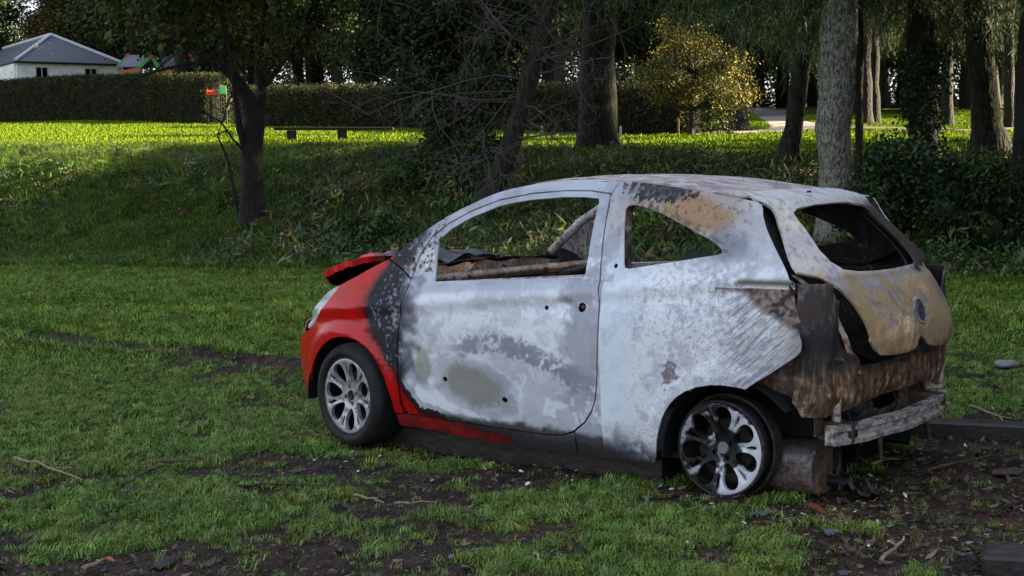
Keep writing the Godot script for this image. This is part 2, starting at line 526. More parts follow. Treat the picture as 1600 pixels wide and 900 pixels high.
				if x < 1.32 and sd < 0.5 and y < 1.25:
					# char on the rear of the wing and the pillar foot, flaking to pale ash
					var ch := smoothstep(1.19, 1.08, x + 0.05 * m - 0.25 * maxf(0.0, y - 0.95)) 
					var flake := smoothstep(0.12, 0.32, f + 0.5 * m + 0.25 * g - 0.05 - 0.25 * smoothstep(0.1, 0.0, sd))
					c = c.lerp(SOOT.lerp(Color(0.50, 0.52, 0.60), flake * 0.8), ch * 0.93)
					if y > 0.98: c = c.lerp(UMBER, smoothstep(0.1, 0.3, -f) * 0.7)
				if x > 1.7 and x < 2.75: c = c.lerp(Color(0.15, 0.145, 0.15), 0.85 * smoothstep(0.245, 0.195, y + 0.03 * m + 0.01 * f + 0.05 * smoothstep(2.35, 2.65, x)))
				r = 0.62 + 0.25 * c.v
			var k2 := (j * w + i)
			img[k2 * 3] = c.r8; img[k2 * 3 + 1] = c.g8; img[k2 * 3 + 2] = c.b8
			rgh[k2] = int(r * 255.0)
	return [ImageTexture.create_from_image(Image.create_from_data(w, h, false, Image.FORMAT_RGB8, img)), ImageTexture.create_from_image(Image.create_from_data(w, h, false, Image.FORMAT_L8, rgh))]

func paint_plane(w: int, h: int, r: Rect2, f: Callable) -> ImageTexture:
	var img := PackedByteArray()
	img.resize(w * h * 3)
	for j in h:
		for i in w:
			var c: Color = f.call(r.position.x + (i + 0.5) / w * r.size.x, r.end.y - (j + 0.5) / h * r.size.y)
			var k := (j * w + i) * 3
			img[k] = c.r8; img[k + 1] = c.g8; img[k + 2] = c.b8
	return ImageTexture.create_from_image(Image.create_from_data(w, h, false, Image.FORMAT_RGB8, img))

func mirrored(src: ArrayMesh) -> ArrayMesh:
	var am := ArrayMesh.new()
	for s in src.get_surface_count():
		var a := src.surface_get_arrays(s)
		var v: PackedVector3Array = a[Mesh.ARRAY_VERTEX]
		var n: PackedVector3Array = a[Mesh.ARRAY_NORMAL]
		var ix: PackedInt32Array = a[Mesh.ARRAY_INDEX]
		for i in v.size():
			v[i].z = -v[i].z; n[i].z = -n[i].z
		for i in range(0, ix.size(), 3):
			var t := ix[i + 1]
			ix[i + 1] = ix[i + 2]; ix[i + 2] = t
		a[Mesh.ARRAY_VERTEX] = v; a[Mesh.ARRAY_NORMAL] = n; a[Mesh.ARRAY_INDEX] = ix
		am.add_surface_from_arrays(Mesh.PRIMITIVE_TRIANGLES, a)
		am.surface_set_material(s, src.surface_get_material(s))
	return am

func ring_z(r: float) -> float: return table([[0.0, -0.022], [0.05, -0.022], [0.08, -0.014], [0.13, -0.004], [0.18, 0.004], [0.20, 0.004], [0.22, 0.0]], r)
func rim_at(p: Vector2) -> Vector3:
	var r := p.length()
	var a := fposmod(p.angle() + 0.11 + PI / 7.0, TAU / 7.0) - PI / 7.0
	var z := ring_z(r)
	if r > 0.06: z -= 0.006 * smoothstep(0.016, 0.008, absf(a) * r) * smoothstep(0.19, 0.17, r) * smoothstep(0.07, 0.10, r)
	return Vector3(p.x, p.y, z)

func wheel(car: Node3D, called: String, hub: Vector3, turn: float, spin: float, radius: float, face: Material, barrel: Material, tyre_prof: Array, tyre_mat: Material, cap: Material, dark: Material, label: String, burnt: bool) -> void:
	var o := Node3D.new()
	o.name = called
	car.add_child(o, true)
	o.position = hub
	o.rotation = Vector3(0, turn, 0)
	o.set_meta("label", label)
	var holes := []
	var step := TAU / 7.0
	for k in 7:
		var big := PackedVector2Array()
		var a0 := -0.11 + step * k + step * 0.5
		for q in 20:
			var t := TAU * q / 20.0
			var r := 0.130 + 0.060 * cos(t)
			big.append(Vector2(r, (0.039 + 0.013 * cos(t)) * sin(t)).rotated(a0))
		holes.append(big)
		var sl := PackedVector2Array()
		for q in 12:
			var t := TAU * q / 12.0
			sl.append(Vector2(0.150 + 0.032 * cos(t), (0.0075 + 0.002 * cos(t)) * sin(t)).rotated(a0 + step * 0.5))
		holes.append(sl)
	for k in 4:
		var b := PackedVector2Array()
		for q in 10: b.append(Vector2(0.047, 0).rotated(step * 0.3 + k * PI / 2) + Vector2(0.013, 0).rotated(TAU * q / 10))
		holes.append(b)
	var outer := PackedVector2Array()
	for q in 64:
		var rr := radius * 0.945
		if burnt:
			var an := TAU * q / 64.0
			if absf(an - 0.78) < 0.30: rr *= 0.93 + 0.03 * sin(q * 2.3)   # melted bite out of the lip
		outer.append(Vector2(rr, 0).rotated(TAU * q / 64.0))
	var fc := put("rim", sheet(outer, holes, rim_at, 0.012, 0.022, face, barrel, Rect2(-0.23, -0.23, 0.46, 0.46)), o)
	fc.rotation.z = spin
	var mb := MB.new()
	mb.lathe(Vector3.ZERO, [Vector2(0.0, -0.019), Vector2(0.024, -0.017), Vector2(0.029, -0.024)], 20)
	put("centre_cap", one(mb, cap), o)
	mb = MB.new()
	var lip := [Vector2(radius * 0.90, -0.03), Vector2(radius * 0.935, -0.004), Vector2(radius * 0.965, 0.007), Vector2(radius, 0.005), Vector2(radius * 1.005, -0.006), Vector2(radius * 0.97, -0.03), Vector2(radius * 0.93, -0.07), Vector2(radius * 0.93, -0.15), Vector2(radius, -0.175)]
	mb.lathe(Vector3.ZERO, lip, 48)
	mb.lathe(Vector3.ZERO, [Vector2(radius, -0.175), Vector2(radius * 0.91, -0.15), Vector2(radius * 0.9, -0.03)], 48)
	mb.smooth()
	put("rim_barrel", one(mb, barrel), o)
	mb = MB.new()
	mb.lathe(Vector3.ZERO, [Vector2(0.125, -0.10), Vector2(0.125, -0.075), Vector2(0.07, -0.07), Vector2(0.06, -0.04), Vector2(0.0, -0.04)], 32)
	put("brake_disc", one(mb, dark), o)
	if tyre_prof:
		mb = MB.new()
		mb.lathe(Vector3.ZERO, tyre_prof, 64)
		mb.smooth()
		put("tyre", one(mb, tyre_mat), o)

func arch_liner(car: Node3D, c: Vector2, r: float, dark: Material, side: float) -> void:
	var f := func(p: Vector2) -> Vector3:
		return Vector3(c.x + r * cos(p.x), c.y + r * sin(p.x), side * p.y)
	put("wheel_arch_liner", sheet(pv([[0.75 if c.x > 2 else -0.1, 0.40], [PI + 0.1, 0.40], [PI + 0.1, 0.75 if c.x > 2 else 0.70], [0.75 if c.x > 2 else -0.1, 0.75 if c.x > 2 else 0.70]]), [], f, 0.12, 0.004, dark, dark), car)
	var disc := PackedVector2Array()
	for q in 24: disc.append(c + Vector2(r, 0).rotated(TAU * q / 24.0))
	var g := func(p: Vector2) -> Vector3: return Vector3(p.x, maxf(p.y, 0.16), side * 0.41)
	put("wheel_arch_wall", sheet(disc, [], g, 0.1, 0.004, dark, dark), car)

func make_car() -> void:
	dent = noise(3, 1.6, 2)
	crinkle = noise(4, 22.0, 2)
	var car := thing("burnt_out_car", "burnt-out small red hatchback, ash white from the doors back, on the grass", "car", Vector3(-0.9793, 0.0234, -8.6592))
	car.basis = Basis(Vector3(0.786, -0.0335, 0.6173), Vector3(0.0263, 0.9994, 0.0207), Vector3(-0.6177, 0.0, 0.7864)).orthonormalized()
	var maps := paint_side()
	var rust_tex := tile(256, 51, 0.012, 0.06, 0.4, [[0.22, Color(0.07, 0.06, 0.06)], [0.40, Color(0.20, 0.15, 0.12)], [0.5, Color(0.33, 0.25, 0.20)], [0.58, Color(0.44, 0.33, 0.25)], [0.66, Color(0.30, 0.28, 0.29)], [0.8, Color(0.62, 0.60, 0.60)]])
	var char_tex := tile(256, 61, 0.015, 0.07, 0.4, [[0.3, Color(0.035, 0.033, 0.035)], [0.5, Color(0.09, 0.08, 0.08)], [0.6, Color(0.20, 0.16, 0.14)], [0.68, Color(0.12, 0.10, 0.10)], [0.82, Color(0.42, 0.40, 0.41)]])
	var steel_tex := tile(256, 71, 0.014, 0.06, 0.45, [[0.25, Color(0.24, 0.21, 0.20)], [0.42, Color(0.48, 0.43, 0.40)], [0.55, Color(0.62, 0.60, 0.60)], [0.66, Color(0.72, 0.71, 0.72)], [0.78, Color(0.50, 0.40, 0.32)]])
	var scorch_tex := tile(256, 76, 0.012, 0.06, 0.4, [[0.22, Color(0.20, 0.15, 0.13)], [0.40, Color(0.50, 0.40, 0.34)], [0.52, Color(0.66, 0.56, 0.48)], [0.62, Color(0.72, 0.67, 0.64)], [0.74, Color(0.40, 0.33, 0.30)], [0.85, Color(0.12, 0.10, 0.10)]])
	var bump := grey(256, 81, 0.05)
	var side := mat(Color.WHITE, 1.0, 0.0, maps[0])
	side.roughness_texture = maps[1]
	side.metallic_specular = 0.45
	var rust := relief(mat(Color.WHITE, 0.85, 0.0, rust_tex, 1.6), bump, 0.5)
	var charred := relief(mat(Color.WHITE, 0.75, 0.0, char_tex, 1.8), bump, 0.5)
	var steel := relief(mat(Color.WHITE, 0.7, 0.1, steel_tex, 2.2), bump, 0.3)
	var scorched := relief(mat(Color.WHITE, 0.8, 0.0, scorch_tex, 1.5), bump, 0.4)
	var dark := mat(Color(0.03, 0.03, 0.032), 0.8)
	var red := mat(RED, 0.22)
	red.clearcoat_enabled = true; red.clearcoat = 0.6; red.clearcoat_roughness = 0.1

	# ---- side panels; the far side is the mirror image
	var pan := []
	var fender := pv([[0.10, 0.20], [0.10, 0.50], [0.20, 0.57], [0.31, 0.600], [0.37, 0.628], [0.46, 0.700], [0.56, 0.785], [0.635, 0.848], [0.66, 0.877], [0.80, 0.937], [0.92, 1.00], [0.99, 1.030], [1.10, 0.985], [1.180, 0.936], [1.137, 0.828], [1.115, 0.694], [1.099, 0.522], [1.101, 0.391], [1.104, 0.288], [1.116, 0.238], [1.068, 0.232], [1.064, 0.26], [1.052, 0.316], [1.02, 0.42], [0.985, 0.482], [0.94, 0.537], [0.89, 0.575], [0.82, 0.602], [0.755, 0.612], [0.68, 0.606], [0.61, 0.588], [0.52, 0.545], [0.44, 0.484], [0.38, 0.42], [0.335, 0.35], [0.30, 0.27], [0.29, 0.20]])
	pan.append(["front_fender", fender, [], "red front wing, its rear third charred black"])
	var hd := func(x: float, y: float, r: float, sq := 1.0) -> PackedVector2Array:
		var q := PackedVector2Array()
		for k in 10: q.append(Vector2(x, y) + Vector2(r, 0).rotated(TAU * k / 10) * Vector2(1, sq))
		return q
	var door := pv([[1.258, 1.158], [1.228, 1.10], [1.204, 1.042], [1.188, 0.941], [1.145, 0.828], [1.123, 0.694], [1.107, 0.522], [1.109, 0.391], [1.113, 0.30], [1.128, 0.252], [1.16, 0.240], [1.238, 0.237], [1.471, 0.234], [1.781, 0.235], [2.03, 0.237], [2.13, 0.247], [2.20, 0.272], [2.27, 0.326], [2.31, 0.38], [2.333, 0.44], [2.348, 0.53], [2.357, 0.652], [2.361, 0.83], [2.342, 0.99], [2.308, 1.2], [2.281, 1.390], [2.16, 1.402], [2.013, 1.400], [1.825, 1.384], [1.63, 1.348], [1.475, 1.294], [1.345, 1.226]])
	var win := pv([[1.345, 0.937], [1.305, 1.142], [1.364, 1.199], [1.43, 1.237], [1.49, 1.267], [1.636, 1.321], [1.73, 1.341], [1.825, 1.356], [2.013, 1.373], [2.14, 1.375], [2.225, 1.370], [2.232, 1.35], [2.258, 1.02], [2.25, 1.009], [1.8, 0.972]])
	var dholes := [win, hd.call(1.414, 0.445, 0.017, 0.8), hd.call(1.798, 0.38, 0.019, 0.75), hd.call(2.056, 0.852, 0.014, 0.8), hd.call(2.262, 0.867, 0.024, 0.95), hd.call(1.819, 0.548, 0.006)]
	pan.append(["door", door, dholes, "white ash-coated door with grey scale and a missing handle"])
	var frame := pv([[0.966, 1.010], [1.106, 1.119], [1.244, 1.221], [1.315, 1.262], [1.386, 1.299], [1.531, 1.363], [1.60, 1.387], [1.679, 1.407], [1.817, 1.434], [1.959, 1.451], [2.162, 1.459], [2.295, 1.456], [2.288, 1.397], [2.16, 1.409], [2.013, 1.407], [1.825, 1.391], [1.63, 1.355], [1.472, 1.301], [1.34, 1.233], [1.251, 1.164], [1.221, 1.104], [1.196, 1.042], [1.182, 0.948], [1.10, 0.992], [1.0, 1.035]])
	pan.append(["roof_pillar", frame, [hd.call(1.168, 1.04, 0.011), hd.call(1.195, 1.12, 0.010)], "scorched windscreen pillar and roof rail"])
	var quarter := pv([[2.303, 1.456], [2.372, 1.450], [2.54, 1.437], [2.675, 1.421], [2.869, 1.397], [2.95, 1.387], [3.047, 1.371], [3.077, 1.360], [3.088, 1.34], [3.097, 1.313], [3.12, 1.27], [3.153, 1.222], [3.213, 1.137], [3.265, 1.066], [3.284, 1.02], [3.287, 0.975], [3.31, 0.90], [3.333, 0.859], [3.355, 0.779], [3.352, 0.745], [3.33, 0.720], [3.235, 0.650], [3.124, 0.568], [3.09, 0.574], [3.026, 0.578], [2.97, 0.575], [2.90, 0.560], [2.84, 0.534], [2.80, 0.508], [2.763, 0.474], [2.733, 0.433], [2.711, 0.392], [2.69, 0.335], [2.677, 0.286], [2.663, 0.205], [2.651, 0.178], [2.42, 0.163], [2.215, 0.155], [2.215, 0.272], [2.278, 0.322], [2.318, 0.377], [2.341, 0.438], [2.356, 0.53], [2.365, 0.652], [2.369, 0.83], [2.350, 0.992], [2.316, 1.2], [2.290, 1.392]])
	var qwin := pv([[2.40, 1.30], [2.392, 1.325], [2.403, 1.340], [2.429, 1.344], [2.48, 1.339], [2.537, 1.324], [2.61, 1.304], [2.684, 1.276], [2.75, 1.253], [2.811, 1.228], [2.87, 1.205], [2.915, 1.182], [2.945, 1.160], [2.950, 1.146], [2.93, 1.137], [2.817, 1.116], [2.65, 1.085], [2.49, 1.056], [2.466, 1.060], [2.458, 1.075]])
	pan.append(["quarter_panel", quarter, [qwin, hd.call(2.416, 1.066, 0.011)], "pale ash rear quarter panel with brown scorched pillar"])
	var sill := pv([[1.078, 0.165], [1.074, 0.224], [1.12, 0.230], [1.238, 0.229], [1.471, 0.226], [1.781, 0.227], [2.03, 0.229], [2.13, 0.239], [2.207, 0.265], [2.207, 0.155], [1.8, 0.150]])
	pan.append(["sill", sill, [], "sill, red at the front and scorched behind"])
	for p in pan:
		var am := sheet(p[1], p[2], side_at, 0.03, 0.008, side, steel if p[0] == "door" or p[0] == "roof_pillar" else charred, SIDE_UV)
		var a := put(p[0], am, car)
		a.set_meta("label", p[3])
		put(p[0], mirrored(am), car)
		if p[0] == "door":
			var mb := MB.new()
			# lock barrel and pull rod left in the handle holes, window channel along the sill of the opening
			mb.lathe(side_at(Vector2(2.262, 0.867)) + Vector3(0, 0, -0.02), [Vector2(0.012, -0.02), Vector2(0.012, 0.012), Vector2(0.006, 0.016), Vector2(0, 0.016)], 12)
			put("lock_barrel", one(mb, rust), a)
			mb = MB.new()
			for k in 8:
				var t0 := lerpf(1.36, 2.24, k / 8.0)
				var t1 := lerpf(1.36, 2.24, (k + 1) / 8.0)
				var y0 := 0.925 + 0.080 * (t0 - 1.345) / 0.9
				var y1 := 0.925 + 0.080 * (t1 - 1.345) / 0.9
				mb.tube([Vector3(t0, y0, body_z(t0, y0) - 0.06), Vector3(t1, y1, body_z(t1, y1) - 0.06)], [0.012, 0.012], 6)
			put("window_channel", one(mb, steel), a)
		if p[0] == "front_fender": pass

	# inner door skins, seen through the windows from behind
	for s in [1.0, -1.0]:
		var f := func(q: Vector2) -> Vector3: return Vector3(q.x, q.y, s * (body_z(q.x, q.y) - 0.075))
		put("door_inner_panel", sheet(pv([[1.16, 0.26], [2.30, 0.26], [2.30, 0.98], [1.25, 0.90]]), [soft([[1.35, 0.45], [1.7, 0.42], [1.7, 0.7], [1.35, 0.7]]), soft([[1.8, 0.45], [2.15, 0.45], [2.15, 0.72], [1.8, 0.72]])], f, 0.06, 0.004, rust, rust), car)
		var f2 := func(q: Vector2) -> Vector3: return Vector3(q.x, q.y, s * (body_z(q.x, q.y) - 0.06))
		var ring := pv([[2.36, 1.0], [2.33, 1.41], [2.60, 1.40], [3.02, 1.34], [3.20, 1.10], [3.0, 1.02]])
		put("quarter_inner_frame", sheet(ring, [qwin], f2, 0.04, 0.004, charred, charred), car)
		# the returned edges of the quarter window
		var mb := MB.new()
		for k in qwin.size():
			var q0 := qwin[k]
			var q1 := qwin[(k + 1) % qwin.size()]
			var a := side_at(q0) * Vector3(1, 1, s) - Vector3(0, 0, 0.006 * s)
			var b := side_at(q1) * Vector3(1, 1, s) - Vector3(0, 0, 0.006 * s)
			mb.flat_quad(a, b, b - Vector3(0, 0, 0.052 * s), a - Vector3(0, 0, 0.052 * s), Vector3((2.65 - q0.x), 1.2 - q0.y, 0))
		put("window_reveal", one(mb, rust), car)
		mb = MB.new()
		mb.tube([Vector3(1.0, 1.0, s * 0.66), Vector3(1.25, 1.19, s * 0.62), Vector3(1.55, 1.345, s * 0.57), Vector3(1.85, 1.41, s * 0.54), Vector3(2.3, 1.43, s * 0.53), Vector3(2.9, 1.37, s * 0.53)], [0.026, 0.026, 0.026, 0.028, 0.03, 0.03], 6)
		put("roof_rail", one(mb, steel), car)
		mb = MB.new()
		mb.tube([Vector3(2.33, 0.2, s * 0.70), Vector3(2.34, 0.95, s * 0.70), Vector3(2.30, 1.40, s * 0.55)], [0.05, 0.05, 0.035], 6)
		put("centre_pillar", one(mb, charred), car)
		arch_liner(car, Vector2(0.685, 0.25), 0.372, dark, s)
		arch_liner(car, Vector2(3.03, 0.24), 0.352, dark, s)

	var rag := func(p: Vector2) -> Vector3: return side_at(p) - Vector3(0, 0, 0.03)
	put("burnt_trim", sheet(pv([[2.70, 1.088], [2.74, 1.118], [2.77, 1.140], [2.87, 1.152], [2.895, 1.13], [2.90, 1.12]]), [], rag, 0.03, 0.01, dark, dark), car)
	# ---- roof
	var mn := noise(31, 5.0, 3)
	var fn := noise(32, 20.0, 3)
	var gn := noise(33, 70.0, 2)
	var roof_paint := func(t: float, x: float) -> Color:
		var z := t * 0.55
		var m := mn.get_noise_2d(x, z)
		var f := fn.get_noise_2d(x, z)
		var g := gn.get_noise_2d(x, z)
		var c := Color(0.74, 0.69, 0.68).lerp(Color(0.60, 0.53, 0.51), smoothstep(-0.2, 0.4, m + 0.5 * f))
		c = c.lerp(Color(0.78, 0.76, 0.77), smoothstep(0.1, 0.35, -m + 0.4 * f) * 0.8)
		c = c.lerp(TAN, smoothstep(0.15, 0.4, f - 0.3 * m) * 0.6)
		c = c.lerp(MAUVE, 0.45 * smoothstep(0.25, 0.5, g + 0.3 * m))
		return c
	var roof_mat := relief(mat(Color.WHITE, 0.85, 0.0, paint_plane(256, 320, Rect2(-1, 1.6, 2, 1.5), roof_paint)), bump, 0.0)
	roof_mat.heightmap_enabled = false
	var rf := put("roof", sheet(pv([[-0.985, 1.80], [-0.5, 1.76], [0, 1.745], [0.5, 1.76], [0.985, 1.80], [0.985, 2.97], [0.7, 3.0], [0, 3.01], [-0.7, 3.0], [-0.985, 2.97]]), [], roof_up, 0.05, 0.01, roof_mat, charred, Rect2(-1, 1.6, 2, 1.5)), car)
	rf.set_meta("label", "blistered pinkish grey roof skin")
	var mb := MB.new()
	var loop := []
	var lr := []
	for k in 25:
		var a := PI * (0.02 + 0.96 * k / 24.0)
		loop.append(Vector3(2.755 - 0.09 * cos(a), 1.425 + 0.085 * sin(a), 0.02 + 0.02 * sin(a * 2)))
		lr.append(0.0013)
	mb.tube(loop, lr, 5)
	put("aerial_wire", one(mb, mat(Color(0.38, 0.30, 0.18), 0.6)), car)
	mb = MB.new()
	mb.box(Vector3(1.82, 1.405, 0.0), Vector3(0.07, 0.03, 1.06), Basis(Vector3.BACK, -0.2), 0.01)
	put("windscreen_header", one(mb, charred), car)

	# ---- tailgate
	var tail_paint := func(u: float, y: float) -> Color:
		var m := mn.get_noise_2d(u * 1.2 + 5.0, y * 1.2)
		var f := fn.get_noise_2d(u + 5.0, y)
		var g := gn.get_noise_2d(u, y)
		var c := Color(0.64, 0.54, 0.38).lerp(Color(0.66, 0.57, 0.47), smoothstep(-0.3, 0.3, m))
		c = c.lerp(Color(0.50, 0.42, 0.36), smoothstep(0.0, 0.5, f + 0.6 * m) * 0.5)
		c = c.lerp(GREY.lerp(MAUVE, 0.5), smoothstep(0.0, 0.4, m + 0.3 * f + (y - 0.97) * 2.4) * 0.65)
		var up := smoothstep(0.98, 1.10, y + 0.05 * m + 0.02 * f)
		c = c.lerp(Color(0.82, 0.80, 0.79), up * 0.9)
		c = c.lerp(MAUVE.lightened(0.15), up * smoothstep(0.1, 0.6, f + 0.6 * m) * 0.5)
		if up > 0.5 and u > 0.2: c = c.lerp(UMBER.lerp(SOOT, 0.3), smoothstep(0.25, 0.42, u + 0.1 * m) * smoothstep(1.38, 1.3, y) * 0.9)
		if Vector2((u + 0.12) / 0.09, (y - 0.83) / 0.06).length() + f < 0.8 and g > 0.0: c = c.lerp(Color(0.80, 0.76, 0.70), 0.7)
		c = c.lerp(UMBER, 0.3 * smoothstep(0.35, 0.6, g))
		c = c.lerp(UMBER, smoothstep(0.72, 0.68, y + 0.03 * m) * 0.6)
		if u > 0.33 and y < 1.0: c = c.lerp(MAUVE, smoothstep(0.33, 0.5, u + 0.1 * m) * 0.6)
		return c
	var turv := Rect2(-0.75, 0.6, 1.5, 0.85)
	var tail_mat := mat(Color.WHITE, 0.72, 0.0, paint_plane(384, 224, turv, tail_paint))
	var tg := []
	for q in [[0.50, 1.405], [0.557, 1.385], [0.55, 1.368], [0.515, 1.34], [0.535, 1.30], [0.572, 1.255], [0.62, 1.20], [0.674, 1.136], [0.695, 1.10], [0.697, 1.078], [0.66, 1.068], [0.60, 1.055], [0.545, 1.03], [0.515, 0.985], [0.491, 0.93], [0.470, 0.859], [0.459, 0.794], [0.468, 0.778], [0.43, 0.735], [0.376, 0.707], [0.30, 0.700], [0.211, 0.697], [0.10, 0.698], [0.018, 0.709], [-0.01, 0.735], [-0.044, 0.755], [-0.08, 0.735], [-0.11, 0.706], [-0.20, 0.690], [-0.33, 0.68], [-0.415, 0.680], [-0.467, 0.713], [-0.462, 0.80], [-0.47, 0.86], [-0.49, 0.94], [-0.515, 0.985], [-0.545, 1.03], [-0.60, 1.055], [-0.66, 1.068], [-0.697, 1.078], [-0.695, 1.10], [-0.674, 1.136], [-0.62, 1.20], [-0.572, 1.255], [-0.535, 1.30], [-0.515, 1.34], [-0.55, 1.368], [-0.557, 1.385], [-0.50, 1.405], [0.0, 1.410]]:
		tg.append([-q[0], q[1]])
	var gw := []
	for q in [[0.36, 1.332], [0.19, 1.343], [0.0, 1.346], [-0.19, 1.343], [-0.36, 1.332], [-0.40, 1.315], [-0.41, 1.25], [-0.445, 1.161], [-0.44, 1.11], [-0.40, 1.075], [-0.30, 1.062], [-0.12, 1.056], [0.12, 1.056], [0.30, 1.062], [0.40, 1.075], [0.44, 1.11], [0.445, 1.161], [0.41, 1.25], [0.40, 1.315]]:
		gw.append([-q[0], q[1]])
	var gate := put("tailgate", sheet(pv(tg), [pv(gw)], tail_at, 0.03, 0.012, tail_mat, charred, turv), car)
	gate.set_meta("label", "buckled ochre and white tailgate with empty window")
	var gate_in := func(p: Vector2) -> Vector3: return tail_at(p) - Vector3(0.05, 0.012, 0)
	put("inner_frame", sheet(pv([[-0.47, 1.04], [-0.60, 1.10], [-0.50, 1.26], [-0.45, 1.36], [0.45, 1.36], [0.50, 1.26], [0.60, 1.10], [0.47, 1.04]]), [pv(gw)], gate_in, 0.03, 0.004, charred, charred), gate)
	mb = MB.new()
	var bb := Basis(Vector3.FORWARD, Vector3.UP, Vector3.RIGHT)   # local z points to the rear
	var bc := tail_at(Vector2(0.055, 0.868)) + Vector3(0.002, 0, 0)
	bb = bb.rotated(Vector3.BACK, 0.32)
	mb.lathe(bc, [Vector2(0.068, -0.006), Vector2(0.066, 0.006), Vector2(0.058, 0.008), Vector2(0.055, 0.001)], 28, bb.scaled(Vector3(1, 0.95, 1)))
	put("badge_ring", one(mb, steel), gate)
	mb = MB.new()
	mb.lathe(bc, [Vector2(0.05, 0.0), Vector2(0.034, 0.007), Vector2(0.018, 0.002), Vector2(0.0, 0.005)], 24, bb)
	put("badge", one(mb, mat(Color(0.35, 0.36, 0.42), 0.35, 0.6)), gate)
	mb = MB.new()
	mb.lathe(tail_at(Vector2(0.0, 1.385)) + Vector3(0, 0.01, 0.15), [Vector2(0.014, -0.004), Vector2(0.008, 0.006), Vector2(0, 0.006)], 10, Basis(Vector3.RIGHT, -PI / 2))
	put("washer_nozzle", one(mb, charred), gate)

	# ---- rear body behind the tailgate: lamp channels, corners, valance
	for s in [1.0, -1.0]:
		var chan := func(p: Vector2) -> Vector3:        # (0..1 inwards, y)
			var qx := table([[0.44, 3.32], [0.70, 3.34], [0.86, 3.33], [0.975, 3.287], [1.066, 3.262], [1.137, 3.21], [1.222, 3.15], [1.313, 3.094], [1.36, 3.075]], p.y) - 0.004
			var z0 := body_z(qx, p.y) - 0.012
			var z1 := minf(0.60, z0 - 0.1) - 0.08 * smoothstep(1.0, 1.3, p.y)
			var x1 := table(TAIL, p.y) - 0.2 * z1 * z1 - 0.075
			return Vector3(lerpf(qx, x1, p.x) - 0.03 * sin(PI * p.x) * smoothstep(0.95, 1.1, p.y), p.y, s * lerpf(z0, z1, p.x))
		put("lamp_channel", sheet(pv([[0, 0.98], [1, 0.98], [1, 1.37], [0, 1.37]]), [], chan, 0.05, 0.004, charred, charred), car)
	var rear_at := func(p: Vector2) -> Vector3:       # p = (s, y), s from -1 (right edge) to 1 ... taken across the back
		var s: float = -p.x
		var a := absf(s)
		var z := 0.70 * sin(minf(a, 1.0) * PI / 2)
		var x := 3.505 - 0.13 * pow(a, 3.0) - 0.07 * pow(a, 8.0)
		x -= 0.035 * smoothstep(0.56, 0.44, p.y) 
		x += 0.012 * dent.get_noise_2d(s * 2.0, p.y * 3.0) + 0.007 * crinkle.get_noise_2d(s * 0.5, p.y * 0.4) 
		x -= 0.05 * smoothstep(0.70, 0.80, p.y) * (1.0 - smoothstep(0.5, 0.8, a))
		return Vector3(x, p.y, signf(s) * z)
	var rear_paint2 := func(u: float, y: float) -> Color:
		var z := u * 0.8
		var m := mn.get_noise_2d(z * 0.9 + 15.0, y * 1.4)
		var f := fn.get_noise_2d(z + 15.0, y * 0.6)
		var g := gn.get_noise_2d(z, y)
		var c := UMBER.lerp(Color(0.42, 0.31, 0.22), smoothstep(-0.25, 0.25, m + 0.3 * f))
		c = c.lerp(Color(0.56, 0.47, 0.36), smoothstep(-0.1, 0.5, f - 0.4 * m) * smoothstep(0.75, 0.6, y) * 0.7)
		c = c.lerp(Color(0.33, 0.34, 0.37), smoothstep(0.0, 0.3, -m + 0.4 * f) * smoothstep(0.62, 0.8, y) * 0.75)
		c = c.lerp(SOOT, smoothstep(-0.05, 0.55, m + 0.5 * f + 0.7 * smoothstep(0.60, 0.72, y) * smoothstep(0.95, 0.75, y) - 0.2) * 0.92)
		var st := fn.get_noise_2d(z * 1.6 + 3.0, y * 0.22)
		c = c.lerp(Color(0.30, 0.20, 0.14), smoothstep(0.0, 0.4, st) * 0.5)
		c = c.lerp(Color(0.60, 0.52, 0.43), smoothstep(0.1, 0.5, -st) * 0.45 * smoothstep(0.8, 0.6, y))
		c = c.lerp(Color(0.74, 0.71, 0.68), smoothstep(0.30, 0.6, f + 0.3 * g) * smoothstep(0.66, 0.56, y) * 0.7)
		c = c.lerp(Color(0.40, 0.20, 0.12), 0.4 * smoothstep(0.35, 0.55, g))
		var pocket := smoothstep(0.55, 0.68, absf(u)) * smoothstep(0.70, 0.76, y)
		c = c.lerp(Color(0.20, 0.19, 0.20).lerp(Color(0.46, 0.44, 0.43), smoothstep(-0.1, 0.5, f + 0.5 * m)).lerp(UMBER, smoothstep(0.0, 0.5, -m + 0.3 * f)).lerp(SOOT, smoothstep(0.90, 0.74, y + 0.08 * m)), pocket * 0.8)
		return c
	var rear_mat := mat(Color.WHITE, 0.75, 0.0, paint_plane(400, 180, Rect2(-1, 0.4, 2, 0.7), rear_paint2))
	var val := put("rear_panel", sheet(pv([[-1.0, 1.03], [-0.72, 1.03], [-0.60, 0.85], [-0.45, 0.66], [0.45, 0.66], [0.60, 0.85], [0.72, 1.03], [1.0, 1.03], [1.0, 0.52], [0.92, 0.455], [0.70, 0.455], [0.45, 0.485], [0.2, 0.505], [-0.2, 0.505], [-0.45, 0.485], [-0.70, 0.455], [-0.92, 0.455], [-1.0, 0.52]]), [], rear_at, 0.03, 0.01, rear_mat, charred, Rect2(-1, 0.4, 2, 0.7)), car)
	val.set_meta("label", "rusty buckled rear panel under the tailgate")
